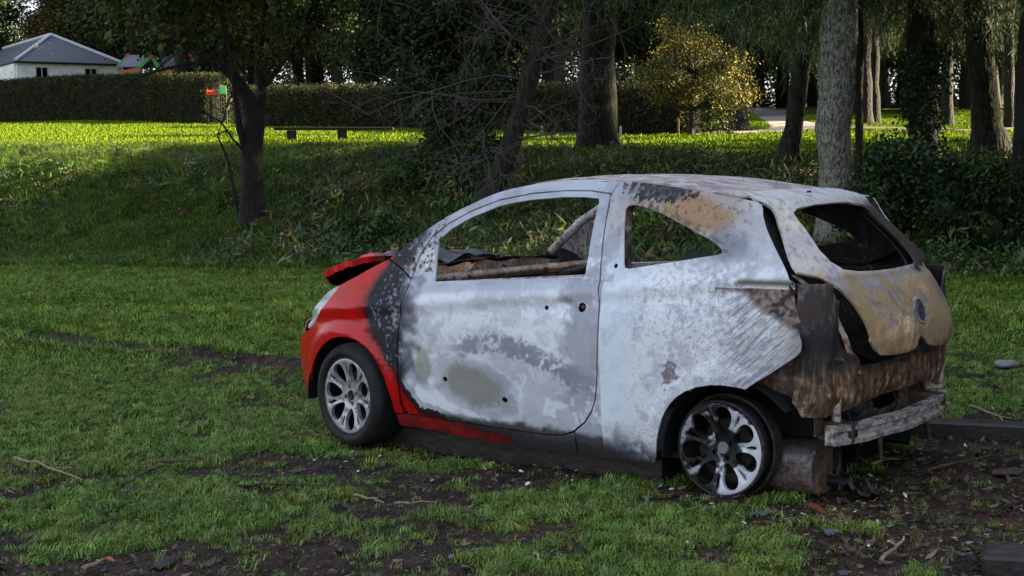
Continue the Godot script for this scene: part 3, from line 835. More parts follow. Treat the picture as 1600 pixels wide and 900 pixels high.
	for s in [1.0, -1.0]:
		var inner_corner := func(p: Vector2) -> Vector3:
			var z := minf(body_z(p.x, p.y), 0.75) - 0.075 - 0.10 * smoothstep(3.2, 3.40, p.x) + 0.012 * crinkle.get_noise_2d(p.x * 0.4, p.y * 0.4)
			return Vector3(p.x, p.y, s * z)
		put("inner_wing", sheet(pv([[3.05, 0.58], [3.02, 0.95], [3.30, 1.0], [3.42, 0.95], [3.43, 0.45], [3.34, 0.44], [3.26, 0.53], [3.15, 0.575]]), [], inner_corner, 0.035, 0.006, rust, charred), car)
	var low_at := func(p: Vector2) -> Vector3: return Vector3(3.40 + 0.01 * dent.get_noise_2d(p.x * 3.0, p.y * 4.0) - 0.1 * p.x * p.x, p.y, -p.x)
	for s in [1.0, -1.0]:
		var fl := MB.new()
		var fa := [Vector3(3.285, 1.06, s * 0.655), Vector3(3.345, 1.00, s * 0.60), Vector3(3.42, 0.90, s * 0.555), Vector3(3.465, 0.80, s * 0.53), Vector3(3.488, 0.70, s * 0.50), Vector3(3.495, 0.63, s * 0.45)]
		for k in 5:
			var w0 := Vector3(-0.012, 0.004, s * 0.035)
			fl.flat_quad(fa[k], fa[k + 1], fa[k + 1] + w0, fa[k] + w0, Vector3(1, 0, s))
			fl.flat_quad(fa[k], fa[k + 1], fa[k + 1] + Vector3(-0.03, 0, -0.006 * s), fa[k] + Vector3(-0.03, 0, -0.006 * s), Vector3(0, 0, -s))
		put("tailgate_flange", one(fl, scorched), car)
		fl = MB.new()
		fl.box(Vector3(3.385, 0.715, s * 0.625), Vector3(0.20, 0.012, 0.07), Basis(Vector3.UP, 0.55 * s) * Basis(Vector3.BACK, -0.12), 0.003)
		put("lamp_ledge", one(fl, rust), car)
		fl = MB.new()
		fl.box(Vector3(3.43, 0.50, s * 0.55), Vector3(0.035, 0.14, 0.10), Basis(Vector3.UP, 0.5 * s), 0.006)
		put("corner_bracket", one(fl, scorched), car)
	for q in [[Vector3(3.40, 0.52, 0.42), Vector3(3.47, 0.40, 0.47), Vector3(3.50, 0.33, 0.44), Vector3(3.46, 0.26, 0.40), Vector3(3.50, 0.22, 0.36)], [Vector3(3.42, 0.60, 0.20), Vector3(3.52, 0.52, 0.16), Vector3(3.50, 0.44, 0.05), Vector3(3.54, 0.42, -0.08)], [Vector3(3.36, 0.66, 0.60), Vector3(3.42, 0.60, 0.62), Vector3(3.41, 0.50, 0.60), Vector3(3.45, 0.43, 0.56)]]:
		var wr := MB.new()
		wr.tube(q, [0.004, 0.004, 0.0035, 0.003, 0.003].slice(0, q.size()), 5)
		put("burnt_wire", one(wr, charred), car)
	put("lower_panel", sheet(pv([[-0.62, 0.36], [-0.62, 0.54], [0.62, 0.54], [0.62, 0.36]]), [soft([[-0.10, 0.40], [-0.10, 0.50], [0.22, 0.50], [0.22, 0.40]], 1)], low_at, 0.035, 0.006, rust, charred), car)
	mb = MB.new()
	for q in [[3.40, 0.44, 0.30, 0.075], [3.41, 0.47, 0.36, 0.055]]:
		mb.lathe(Vector3(q[0], q[1], q[2]), [Vector2(q[3], -0.05), Vector2(q[3] * 0.95, 0.03), Vector2(q[3] * 0.5, 0.06), Vector2(0, 0.06)], 12, bb)
	mb.smooth()
	put("melted_grommet", one(mb, mat(Color(0.10, 0.11, 0.14), 0.6)), car)
	# bumper beam: a bowed box section on two brackets
	var beam := MB.new()
	var secs := []
	for k in 13:
		var t := -1.0 + k / 6.0
		var z := t * 0.635
		var x := 3.555 - 0.085 * t * t
		var tw := 0.0025 * sin(k * 1.7)
		secs.append([Vector3(x - 0.05, 0.330 + tw, z), Vector3(x, 0.332 + tw, z), Vector3(x + 0.004, 0.352 + tw, z), Vector3(x - 0.010, 0.362 + tw, z), Vector3(x - 0.010, 0.384 + tw, z), Vector3(x + 0.004, 0.394 + tw, z), Vector3(x, 0.414 + tw, z), Vector3(x - 0.05, 0.416 + tw, z)])
	for k in 12:
		for q in 8:
			var a: Vector3 = secs[k][q]
			var b: Vector3 = secs[k][(q + 1) % 8]
			var c: Vector3 = secs[k + 1][(q + 1) % 8]
			var d: Vector3 = secs[k + 1][q]
			var mid: Vector3 = (secs[k][0] + secs[k][3] + secs[k][7]) / 3.0
			beam.flat_quad(a, b, c, d, (a + b) * 0.5 - mid)
	for e in [0, 12]:
		for q in range(1, 7): beam.flat_tri(secs[e][0], secs[e][q], secs[e][q + 1], Vector3(0, 0, -1 if e == 0 else 1))
	put("bumper_beam", one(beam, steel), car).set_meta("label", "bare scorched steel bumper beam")
	for s in [1.0, -1.0]:
		mb = MB.new()
		mb.box(Vector3(3.42, 0.375, s * 0.50), Vector3(0.16, 0.09, 0.09), Basis(Vector3.UP, 0.1 * s), 0.008)
		put("beam_bracket", one(mb, rust), car)
		mb = MB.new()
		mb.tube([Vector3(3.47, 0.34, s * 0.28 - 0.1), Vector3(3.475, 0.27, s * 0.28 - 0.1), Vector3(3.49, 0.215, s * 0.28 - 0.08), Vector3(3.52, 0.212, s * 0.28 - 0.08)], [0.012, 0.011, 0.010, 0.008], 6)
		put("exhaust_hanger", one(mb, rust), car)

	# ---- underbody and cabin
	mb = MB.new()
	mb.box(Vector3(2.05, 0.20, 0), Vector3(2.05, 0.03, 1.36), Basis.IDENTITY, 0.01)
	mb.box(Vector3(3.22, 0.30, 0), Vector3(0.32, 0.03, 1.0), Basis(Vector3.BACK, 0.06), 0.01)
	mb.box(Vector3(0.60, 0.30, 0), Vector3(0.8, 0.14, 0.76), Basis.IDENTITY, 0.02)
	put("floor_pan", one(mb, charred), car)
	var fire := func(p: Vector2) -> Vector3: return Vector3(1.02 + 0.03 * dent.get_noise_2d(p.x * 3.0, p.y * 3.0) + 0.05 * smoothstep(0.9, 0.75, p.y), p.y + 0.02 * dent.get_noise_2d(p.x * 4.0, 7.0) * smoothstep(0.8, 0.95, p.y), -p.x)
	put("bulkhead", sheet(pv([[-0.70, 0.2], [-0.70, 0.95], [-0.4, 0.975], [0.4, 0.985], [0.70, 0.95], [0.70, 0.2]]), [], fire, 0.05, 0.006, scorched, charred), car)
	var cowl := func(p: Vector2) -> Vector3: return Vector3(p.y, 0.97 + 0.03 * (1.0 - pow(p.x / 0.7, 2.0)) - 0.25 * (1.03 - p.y) + 0.008 * crinkle.get_noise_2d(p.x * 0.3, p.y), p.x)
	put("cowl", sheet(pv([[-0.69, 0.86], [-0.69, 1.04], [0.69, 1.04], [0.69, 0.86]]), [], cowl, 0.05, 0.006, charred, charred), car)
	mb = MB.new()
	mb.tube([Vector3(1.30, 0.86, -0.70), Vector3(1.28, 0.885, -0.35), Vector3(1.28, 0.88, 0.0), Vector3(1.31, 0.86, 0.4), Vector3(1.33, 0.84, 0.70)], [0.04, 0.035, 0.04, 0.035, 0.04], 8)
	mb.tube([Vector3(1.28, 0.88, -0.32), Vector3(1.45, 0.93, -0.33), Vector3(1.52, 0.95, -0.33)], [0.03, 0.025, 0.02], 7)
	put("dashboard_beam", one(mb, charred), car)
	mb = MB.new()
	mb.box(Vector3(1.22, 0.93, -0.05), Vector3(0.20, 0.05, 1.25), Basis(Vector3.BACK, 0.15), 0.02)
	put("dashboard_remains", one(mb, scorched), car)
	for s in [1.0, -1.0]:
		mb = MB.new()
		var zc: float = s * 0.36
		mb.tube([Vector3(2.02, 0.38, zc - 0.2), Vector3(2.16, 0.70, zc - 0.19), Vector3(2.22, 0.86, zc - 0.12), Vector3(2.23, 0.88, zc), Vector3(2.22, 0.86, zc + 0.12), Vector3(2.16, 0.70, zc + 0.19), Vector3(2.02, 0.38, zc + 0.2)], [0.014, 0.014, 0.014, 0.014, 0.014, 0.014, 0.014], 6)
		for k in 5:
			var y := 0.45 + 0.09 * k
			mb.tube([Vector3(2.03 + 0.4 * (y - 0.38), y, zc - 0.195), Vector3(2.05 + 0.4 * (y - 0.38), y - 0.01, zc), Vector3(2.03 + 0.4 * (y - 0.38), y, zc + 0.195)], [0.004, 0.004, 0.004], 5)
		mb.box(Vector3(1.80, 0.36, zc), Vector3(0.46, 0.05, 0.42), Basis.IDENTITY, 0.01)
		put("seat_frame", one(mb, rust), car)
	mb = MB.new()
	mb.box(Vector3(2.78, 0.62, 0), Vector3(0.03, 0.62, 1.15), Basis(Vector3.BACK, -0.25), 0.01)
	put("rear_seat_back", one(mb, charred), car)
	mb = MB.new()
	mb.tube([Vector3(3.03, 0.29, -0.66), Vector3(3.03, 0.27, 0), Vector3(3.03, 0.29, 0.66)], [0.035, 0.04, 0.035], 8)
	put("rear_axle", one(mb, charred), car)

	# ---- front end
	var nose := func(p: Vector2) -> Vector3:       # p = (-z, y) seen from the front -> outward is -x
		var z := p.x
		var a := absf(z) / 0.575
		var x := 0.0 + 0.075 * pow(a, 2.0) + 0.10 * pow(a, 9.0) + 0.10 * smoothstep(0.55, 0.80, p.y) + 0.05 * smoothstep(0.34, 0.18, p.y)
		return Vector3(x, p.y, z)
	put("front_bumper", sheet(pv([[-0.545, 0.19], [-0.55, 0.50], [-0.50, 0.62], [-0.3, 0.66], [0.3, 0.66], [0.50, 0.62], [0.55, 0.50], [0.545, 0.19], [0.3, 0.17], [-0.3, 0.17]]), [soft([[-0.4, 0.25], [-0.3, 0.45], [0.3, 0.45], [0.4, 0.25]])], nose, 0.05, 0.006, red, dark), car)
	var bon := func(p: Vector2) -> Vector3:        # p = (z, x) -> up
		var x := p.y
		var y := table([[0.14, 0.86], [0.22, 0.905], [0.30, 0.935], [0.45, 0.98], [0.60, 1.015], [0.70, 1.030], [0.80, 1.015], [0.92, 1.0]], x)
		y -= (0.10 if p.x < 0.0 else 0.02) * pow(absf(p.x) / 0.62, 2.2)
		y += 0.03 * exp(-pow((p.x - 0.5) / 0.14, 2.0)) * smoothstep(0.95, 0.6, x)
		y -= 0.055 * smoothstep(0.20, 0.13, x)
		y -= 0.04 * exp(-pow((p.x - 0.26 + 0.3 * (x - 0.5)) / 0.06, 2.0)) * smoothstep(0.2, 0.5, x)
		y += 0.025 * dent.get_noise_2d(p.x * 3.0, x * 3.0) + 0.008 * crinkle.get_noise_2d(p.x * 0.3, x * 0.3)
		return Vector3(x + 0.10 * pow(absf(p.x) / 0.6, 2.5), y, p.x)
	var bon_paint := func(z: float, x: float) -> Color:
		var m := mn.get_noise_2d(z, x)
		var f := fn.get_noise_2d(z, x)
		var c := RED
		c = c.lerp(SOOT, smoothstep(0.60, 0.68, x + 0.10 * m + 0.03 * f))
		c = c.lerp(SOOT, smoothstep(0.2, 0.34, f + 0.5 * m) * smoothstep(0.35, 0.5, x) * 0.9)
		return c
	var bon_mat := mat(Color.WHITE, 0.42, 0.0, paint_plane(192, 160, Rect2(-0.65, 0.1, 1.3, 0.85), bon_paint))
	var bt := put("bonnet", sheet(pv([[-0.52, 0.19], [-0.3, 0.14], [0.0, 0.13], [0.3, 0.14], [0.50, 0.18], [0.56, 0.24], [0.575, 0.45], [0.58, 0.70], [0.50, 0.84], [0.0, 0.87], [-0.55, 0.86], [-0.58, 0.6], [-0.575, 0.3]]), [], bon, 0.035, 0.035, bon_mat, dark, Rect2(-0.65, 0.1, 1.3, 0.85)), car)
	bt.set_meta("label", "sprung and buckled red bonnet edge")
	var lens_m := mat(Color(0.66, 0.68, 0.67), 0.15)
	for s in [1.0, -1.0]:
		# headlamp: clear cover let into the corner of the wing
		var lam := func(p: Vector2) -> Vector3:
			var q := side_at(p)
			var top := smoothstep(0.0, 0.05, p.y - (0.58 + 0.46 * (p.x - 0.28)) - 0.035)
			return Vector3(q.x, q.y, q.z - 0.004 - 0.03 * top)
		var lens := sheet(soft([[0.29, 0.600], [0.285, 0.65], [0.33, 0.712], [0.44, 0.79], [0.54, 0.845], [0.655, 0.885], [0.632, 0.853], [0.555, 0.792], [0.455, 0.706], [0.37, 0.634]], 1), [], lam, 0.02, 0.006, lens_m, dark)
		put("headlight", lens if s > 0 else mirrored(lens), car)
	mb = MB.new()
	mb.box(Vector3(0.42, 0.62, 0), Vector3(0.5, 0.35, 0.9), Basis.IDENTITY, 0.05)
	mb.box(Vector3(0.70, 0.72, 0.1), Vector3(0.35, 0.2, 0.6), Basis.IDENTITY, 0.05)
	put("engine_bay", one(mb, dark), car)

	# ---- wheels
	var alloy_tex := tile(128, 91, 0.03, 0.1, 0.4, [[0.22, Color(0.40, 0.38, 0.37)], [0.42, Color(0.66, 0.66, 0.67)], [0.7, Color(0.74, 0.74, 0.76)]])
	var alloy := mat(Color.WHITE, 0.33, 0.45, alloy_tex, 4.0)
	var rubber_tex := tile(128, 95, 0.03, 0.1, 0.4, [[0.3, Color(0.035, 0.033, 0.032)], [0.55, Color(0.065, 0.06, 0.058)], [0.72, Color(0.15, 0.135, 0.12)]])
	var rubber := mat(Color.WHITE, 0.75, 0.0, rubber_tex, 5.0)
	var barrel_m := mat(Color(0.17, 0.16, 0.16), 0.45, 0.4)
	var rn := noise(96, 9.0, 3)
	var rear_paint := func(x: float, y: float) -> Color:
		var f := rn.get_noise_2d(x, y)
		var r := Vector2(x, y).length()
		var w := smoothstep(-0.04, 0.06, x * 0.9 - y * 0.35 + 0.14 * f + 0.03) * smoothstep(0.085, 0.12, r + 0.08 * f)
		w = maxf(w, smoothstep(0.12, 0.45, f + 2.4 * (r - 0.15)) * 0.7)
		return Color(0.05, 0.05, 0.055).lerp(Color(0.80, 0.80, 0.83), w)
	var rim_burnt := mat(Color.WHITE, 0.5, 0.25, paint_plane(160, 160, Rect2(-0.23, -0.23, 0.46, 0.46), rear_paint))
	var prof := [Vector2(0.206, -0.012), Vector2(0.214, 0.008), Vector2(0.223, 0.017), Vector2(0.236, 0.021), Vector2(0.25, 0.018), Vector2(0.266, 0.008), Vector2(0.276, -0.008), Vector2(0.281, -0.02), Vector2(0.284, -0.05), Vector2(0.285, -0.10), Vector2(0.284, -0.15), Vector2(0.278, -0.178), Vector2(0.26, -0.195), Vector2(0.21, -0.20), Vector2(0.198, -0.18)]
	var husk := [Vector2(0.205, -0.10), Vector2(0.226, -0.06), Vector2(0.236, -0.055), Vector2(0.238, -0.07), Vector2(0.232, -0.09), Vector2(0.235, -0.12), Vector2(0.230, -0.15), Vector2(0.20, -0.17)]
	var cap := mat(Color(0.03, 0.03, 0.04), 0.4)
	for s in [1.0, -1.0]:
		var t := 0.0 if s > 0 else PI
		wheel(car, "wheel", Vector3(0.69, 0.280, 0.765 * s), t - 0.15, 0.0, 0.213, alloy, barrel_m, prof, rubber, cap, charred, "front wheel with intact tyre and seven-spoke alloy rim", false)
		wheel(car, "wheel", Vector3(2.985, 0.284, 0.765 * s), t, 0.25, 0.215, rim_burnt, charred, husk, charred, mat(Color(0.45, 0.45, 0.46), 0.6), charred, "rear wheel burnt to the bare soot-streaked rim", true)
	print("car done ", Time.get_ticks_msec())

# ------------------------------------------------------------------ land
var hill: FastNoiseLite
var lump: FastNoiseLite
var soil: FastNoiseLite
var patch_n: FastNoiseLite
const RUT := [Vector2(-7.2, -16.6), Vector2(-5.469, -15.103), Vector2(-3.943, -12.967), Vector2(-2.747, -12.078), Vector2(-1.714, -11.025), Vector2(-0.9, -10.4)]

func bank_foot(x: float) -> float: return 24.0 - 0.6 * clampf(x, -20.0, 12.0)
func bank_top(x: float) -> float: return 31.0 - 0.55 * clampf(x, -20.0, 14.0)
func rut_dist(x: float, z: float) -> float:
	var best := 9.0
	for i in RUT.size() - 1: best = minf(best, Vector2(x, z).distance_to(Geometry2D.get_closest_point_to_segment(Vector2(x, z), RUT[i], RUT[i + 1])))
	return best

func mud(x: float, z: float) -> float:
	var d := -z
	if d > 24.0: return 0.0
	var n := soil.get_noise_2d(x, z)
	var p := patch_n.get_noise_2d(x, z)
	var m := 0.06 + 0.60 * n + 0.65 * p
	m += 0.65 * smoothstep(0.5, 2.0, x - 0.25 * (z + 6.0)) * smoothstep(-8.6, -6.4, z) 
	m += 0.36 * smoothstep(-6.2, -5.1, z) + 0.18 * smoothstep(-9.0, -7.0, z)
	m -= 0.55 * smoothstep(11.0, 14.5, d)
	var c := Vector2(x - 0.35, z + 7.6).rotated(0.666)
	m += 0.6 * smoothstep(1.0, 0.6, absf(c.y)) * smoothstep(2.1, 1.6, absf(c.x))
	if d > 9.5 and d < 17.0 and x < -0.5:
		var r := rut_dist(x + 0.12 * p, z)
		m += 0.95 * smoothstep(0.30, 0.14, r) + 0.22 * smoothstep(1.1, 0.3, r)
	return clampf(m, 0.0, 1.0)

func land(x: float, z: float) -> float:
	var d := -z
	var f := bank_foot(x)
	var t := bank_top(x)
	var ht := 2.16 - 0.055 * clampf(x, -20.0, 14.0)
	var h := 0.0
	if d < f: h = 0.0
	elif d < t: h = ht * smoothstep(0.0, 1.0, (d - f) / (t - f)) * 0.55 + ht * 0.45 * (d - f) / (t - f)
	else:
		var e := d - t
		h = ht + 0.065 * e if e < 80.0 else ht + 5.2 + 1.2 * (1.0 - exp(-(e - 80.0) / 25.0))
	if d > 12.0: h += hill.get_noise_2d(x, z) * 0.10 * smoothstep(12.0, 20.0, d)
	if d > f - 1.0 and d < t + 1.0: h += lump.get_noise_2d(x, z) * 0.13 * smoothstep(0.0, 1.5, minf(d - f + 1.0, t + 1.0 - d))
	if d < 24.0:
		h += 0.020 * soil.get_noise_2d(x * 1.5, z * 1.5) + 0.010 * lump.get_noise_2d(x * 6.0, z * 6.0)
		if d > 9.5 and d < 17.0 and x < -0.5:
			var r := rut_dist(x, z)
			h += 0.05 * exp(-pow((r - 0.26) / 0.12, 2.0)) - 0.06 * exp(-pow(r / 0.14, 2.0))
	return h

func mass(list: Array) -> Array:
	return list

func make_ground() -> void:
	var xs := []
	var zs := []
	var x := 0.0
	while x < 160.0:
		xs.append(x)
		x += 0.06 if x < 4.6 else (0.06 + (x - 4.6) * 0.05 if x < 40 else 8.0)
	var full := []
	for k in range(xs.size() - 1, 0, -1): full.append(-xs[k])
	full.append_array(xs)
	xs = full
	var d := -12.0
	while d < 300.0:
		zs.append(-d)
		if d < 3.0: d += 1.0
		elif d < 12.0: d += 0.055
		elif d < 60.0: d += 0.055 + (d - 12.0) * 0.016
		else: d += 5.0
	var mb := MB.new()
	var nx: int = xs.size()
	var mud_c := Color(0.074, 0.047, 0.037)
	var wet_c := Color(0.036, 0.024, 0.021)
	var turf := Color(0.040, 0.040, 0.016)
	var leafmould := Color(0.055, 0.042, 0.026)
	for zz in zs:
		for xx in xs:
			var h := land(xx, zz)
			var m := mud(xx, zz)
			var dd: float = -zz
			h += 0.014 * m * lump.get_noise_2d(xx * 14.0, zz * 14.0)
			mb.v.append(Vector3(xx, h, zz))
			mb.uv.append(Vector2(xx, zz))
			mb.n.append(Vector3.UP)
			var n := patch_n.get_noise_2d(xx * 2.0, zz * 2.0)
			var c := turf.lerp(mud_c.lerp(wet_c, clampf(0.5 + n * 1.5, 0, 1)), smoothstep(0.12, 0.6, m + 0.15 * n))
			if dd > 12.0: c = c.lerp(Color(0.055, 0.10, 0.018), smoothstep(12.0, 15.0, dd) * (1.0 - m))
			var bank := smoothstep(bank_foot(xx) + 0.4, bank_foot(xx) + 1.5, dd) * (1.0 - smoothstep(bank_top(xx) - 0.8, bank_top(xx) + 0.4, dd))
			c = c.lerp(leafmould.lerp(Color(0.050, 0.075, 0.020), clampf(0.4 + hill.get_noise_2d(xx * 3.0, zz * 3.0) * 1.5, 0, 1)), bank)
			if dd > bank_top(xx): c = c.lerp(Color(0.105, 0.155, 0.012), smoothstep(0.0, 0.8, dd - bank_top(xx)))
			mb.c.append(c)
	for j in zs.size() - 1:
		for i in nx - 1:
			var a := j * nx + i
			mb.ix.append_array([a, a + nx + 1, a + 1, a, a + nx, a + nx + 1])
	for i in mb.v.size():
		var p := mb.v[i]
		var l: Vector3 = mb.v[max(i - 1, 0)]
		var r: Vector3 = mb.v[min(i + 1, mb.v.size() - 1)]
		var u: Vector3 = mb.v[min(i + nx, mb.v.size() - 1)]
		var o: Vector3 = mb.v[max(i - nx, 0)]
		var gx := (r.y - l.y) / (r.x - l.x) if r.x > l.x else 0.0
		var gz := (o.y - u.y) / (o.z - u.z) if o.z > u.z else 0.0
		mb.n[i] = Vector3(-gx, 1.0, -gz).normalized()
	# the winding of the first face decides front and back
	if (mb.v[mb.ix[1]] - mb.v[mb.ix[0]]).cross(mb.v[mb.ix[2]] - mb.v[mb.ix[0]]).y > 0.0:
		for i in range(0, mb.ix.size(), 3):
			var t := mb.ix[i + 1]
			mb.ix[i + 1] = mb.ix[i + 2]; mb.ix[i + 2] = t
	var tex := tile(512, 201, 0.02, 0.12, 0.5, [[0.25, Color(0.45, 0.45, 0.45)], [0.5, Color(0.86, 0.85, 0.84)], [0.62, Color(1, 1, 1)], [0.75, Color(0.75, 0.73, 0.70)]])
	var m := mat(Color.WHITE, 0.85, 0.0, tex, 0.9, true)
	m.vertex_color_use_as_albedo = true
	m.metallic_specular = 0.2
	m.roughness = 0.8
	relief(m, grey(512, 205, 0.06), 2.5)
	setting("ground", one(mb, m), "grass field with muddy patches rising in a bank to a lawn")

# ------------------------------------------------------------------ plants
func leaf_mat(rough := 0.6, back := 0.35) -> StandardMaterial3D:
	var m := mat(Color.WHITE, rough)
	m.vertex_color_use_as_albedo = true
	m.cull_mode = BaseMaterial3D.CULL_DISABLED
	if back > 0.0:
		m.backlight_enabled = true
		m.backlight = Color(back, back, back * 0.7)
	return m

func blade_tuft(n: int, h: float, spread: float, w: float, bend: float, seed_: int) -> ArrayMesh:
	var r := RandomNumberGenerator.new()
	r.seed = seed_
	var mb := MB.new()
	for i in n:
		var a := r.randf() * TAU
		var o := Vector3(cos(a), 0, sin(a)) * spread * sqrt(r.randf())
		var b := r.randf() * TAU
		var dir := Vector3(cos(b), 0, sin(b))
		var side := Vector3(-dir.z, 0, dir.x).rotated(Vector3.UP, r.randf_range(-0.5, 0.5)) * w * r.randf_range(0.7, 1.3)
		var hh := h * r.randf_range(0.55, 1.15)
		var k := bend * r.randf_range(0.2, 1.2)
		var p1 := o + Vector3.UP * hh * 0.6 + dir * hh * k * 0.3
		var p2 := o + Vector3.UP * hh * (1.0 - 0.35 * k) + dir * hh * k
		var nn := (dir * -0.6 + Vector3.UP * 0.8).normalized()
		var q := mb.v.size()
		for p in [o - side, o + side, p1 + side * 0.7, p1 - side * 0.7, p2]: mb.vert(p, nn)
		mb.quad(q, q + 1, q + 2, q + 3)
		mb.tri(q + 3, q + 2, q + 4)
	mb.paint(Color.WHITE)
	return one(mb, null)

# a spray of leaves inside a ball; droop hangs them
func leaf_clump(n: int, rad: float, ll: float, lw: float, droop: float, seed_: int) -> ArrayMesh:
	var r := RandomNumberGenerator.new()
	r.seed = seed_
	var mb := MB.new()
	for i in n:
		var o := Vector3(r.randfn(), r.randfn(), r.randfn()) * rad * 0.5
		var d := Vector3(r.randfn(), r.randfn() * 0.6 - droop, r.randfn()).normalized()
		var s := d.cross(Vector3(r.randfn(), r.randfn(), r.randfn())).normalized()
		var nn := d.cross(s).normalized()
		var l := ll * r.randf_range(0.6, 1.2)
		var q := mb.v.size()
		for p in [o, o + d * l * 0.45 + s * lw * 0.5 + nn * lw * 0.12, o + d * l, o + d * l * 0.45 - s * lw * 0.5 + nn * lw * 0.12]: mb.vert(p, nn)
		mb.tri(q, q + 1, q + 2)
		mb.tri(q, q + 2, q + 3)
	mb.paint(Color.WHITE)
	return one(mb, null)

# needle spray of a cypress-like conifer: flat fans hanging from a stalk
func needle_clump(seed_: int) -> ArrayMesh:
	var r := RandomNumberGenerator.new()
	r.seed = seed_
	var mb := MB.new()
	for k in 4:
		var a := TAU * k / 4.0 + r.randf()
		var out := Vector3(cos(a), 0, sin(a))
		var p := Vector3.ZERO
		var d := (out * 0.6 + Vector3.DOWN * r.randf_range(0.1, 0.9)).normalized()
		for j in 9:
			var q := p + d * 0.052
			d = (d + Vector3.DOWN * 0.16 + Vector3(r.randfn(), 0, r.randfn()) * 0.16).normalized()
			for s in [-1.0, 1.0]:
				var sd: Vector3 = d.cross(Vector3(r.randfn(), 2.0, r.randfn())).normalized() * s
				var tip: Vector3 = p + (sd * 0.55 + d * 0.9 + Vector3(0, r.randf_range(-0.7, 0.1), 0)) * 0.075 * r.randf_range(0.5, 1.4)
				var nn := d.cross(sd).normalized()
				var i := mb.v.size()
				for x in [p, p + d * 0.016, tip]: mb.vert(x, nn)
				mb.tri(i, i + 1, i + 2)
			p = q
	mb.paint(Color.WHITE)
	return one(mb, null)

func scatter(called: String, mesh: Mesh, m: Material, xf: Array, cols: Array, parent: Node = null) -> MultiMeshInstance3D:
	var mm := MultiMesh.new()
	mm.transform_format = MultiMesh.TRANSFORM_3D
	mm.use_colors = true
	mm.mesh = mesh
	mm.instance_count = xf.size()
	for i in xf.size():
		mm.set_instance_transform(i, xf[i])
		mm.set_instance_color(i, cols[i])
	return scatter_of(called, mm, m, parent)

func scatter_of(called: String, mm: MultiMesh, m: Material, parent: Node) -> MultiMeshInstance3D:
	var o := MultiMeshInstance3D.new()
	o.multimesh = mm
	o.material_override = m
	if parent == null:
		o.name = numbered(called)
		add_child(o)
		o.set_meta("kind", "stuff")
	else:
		o.name = called
		parent.add_child(o, true)
	return o

func turned(r: RandomNumberGenerator, p: Vector3, s: float, tilt := 0.25, tall := 1.0) -> Transform3D:
	var b := Basis(Vector3.UP, r.randf() * TAU)
	b = Basis(Vector3(r.randfn(), 0, r.randfn()).normalized(), r.randf() * tilt) * b
	return Transform3D(b.scaled(Vector3(s, s * tall, s)), p)

func shade(r: RandomNumberGenerator, c: Color, v: float) -> Color:
	var k := exp(r.randfn() * v)
	var y := r.randfn() * v * 0.35
	return Color(c.r * k * (1.0 + y), c.g * k, c.b * k * (1.0 - y), 1.0)

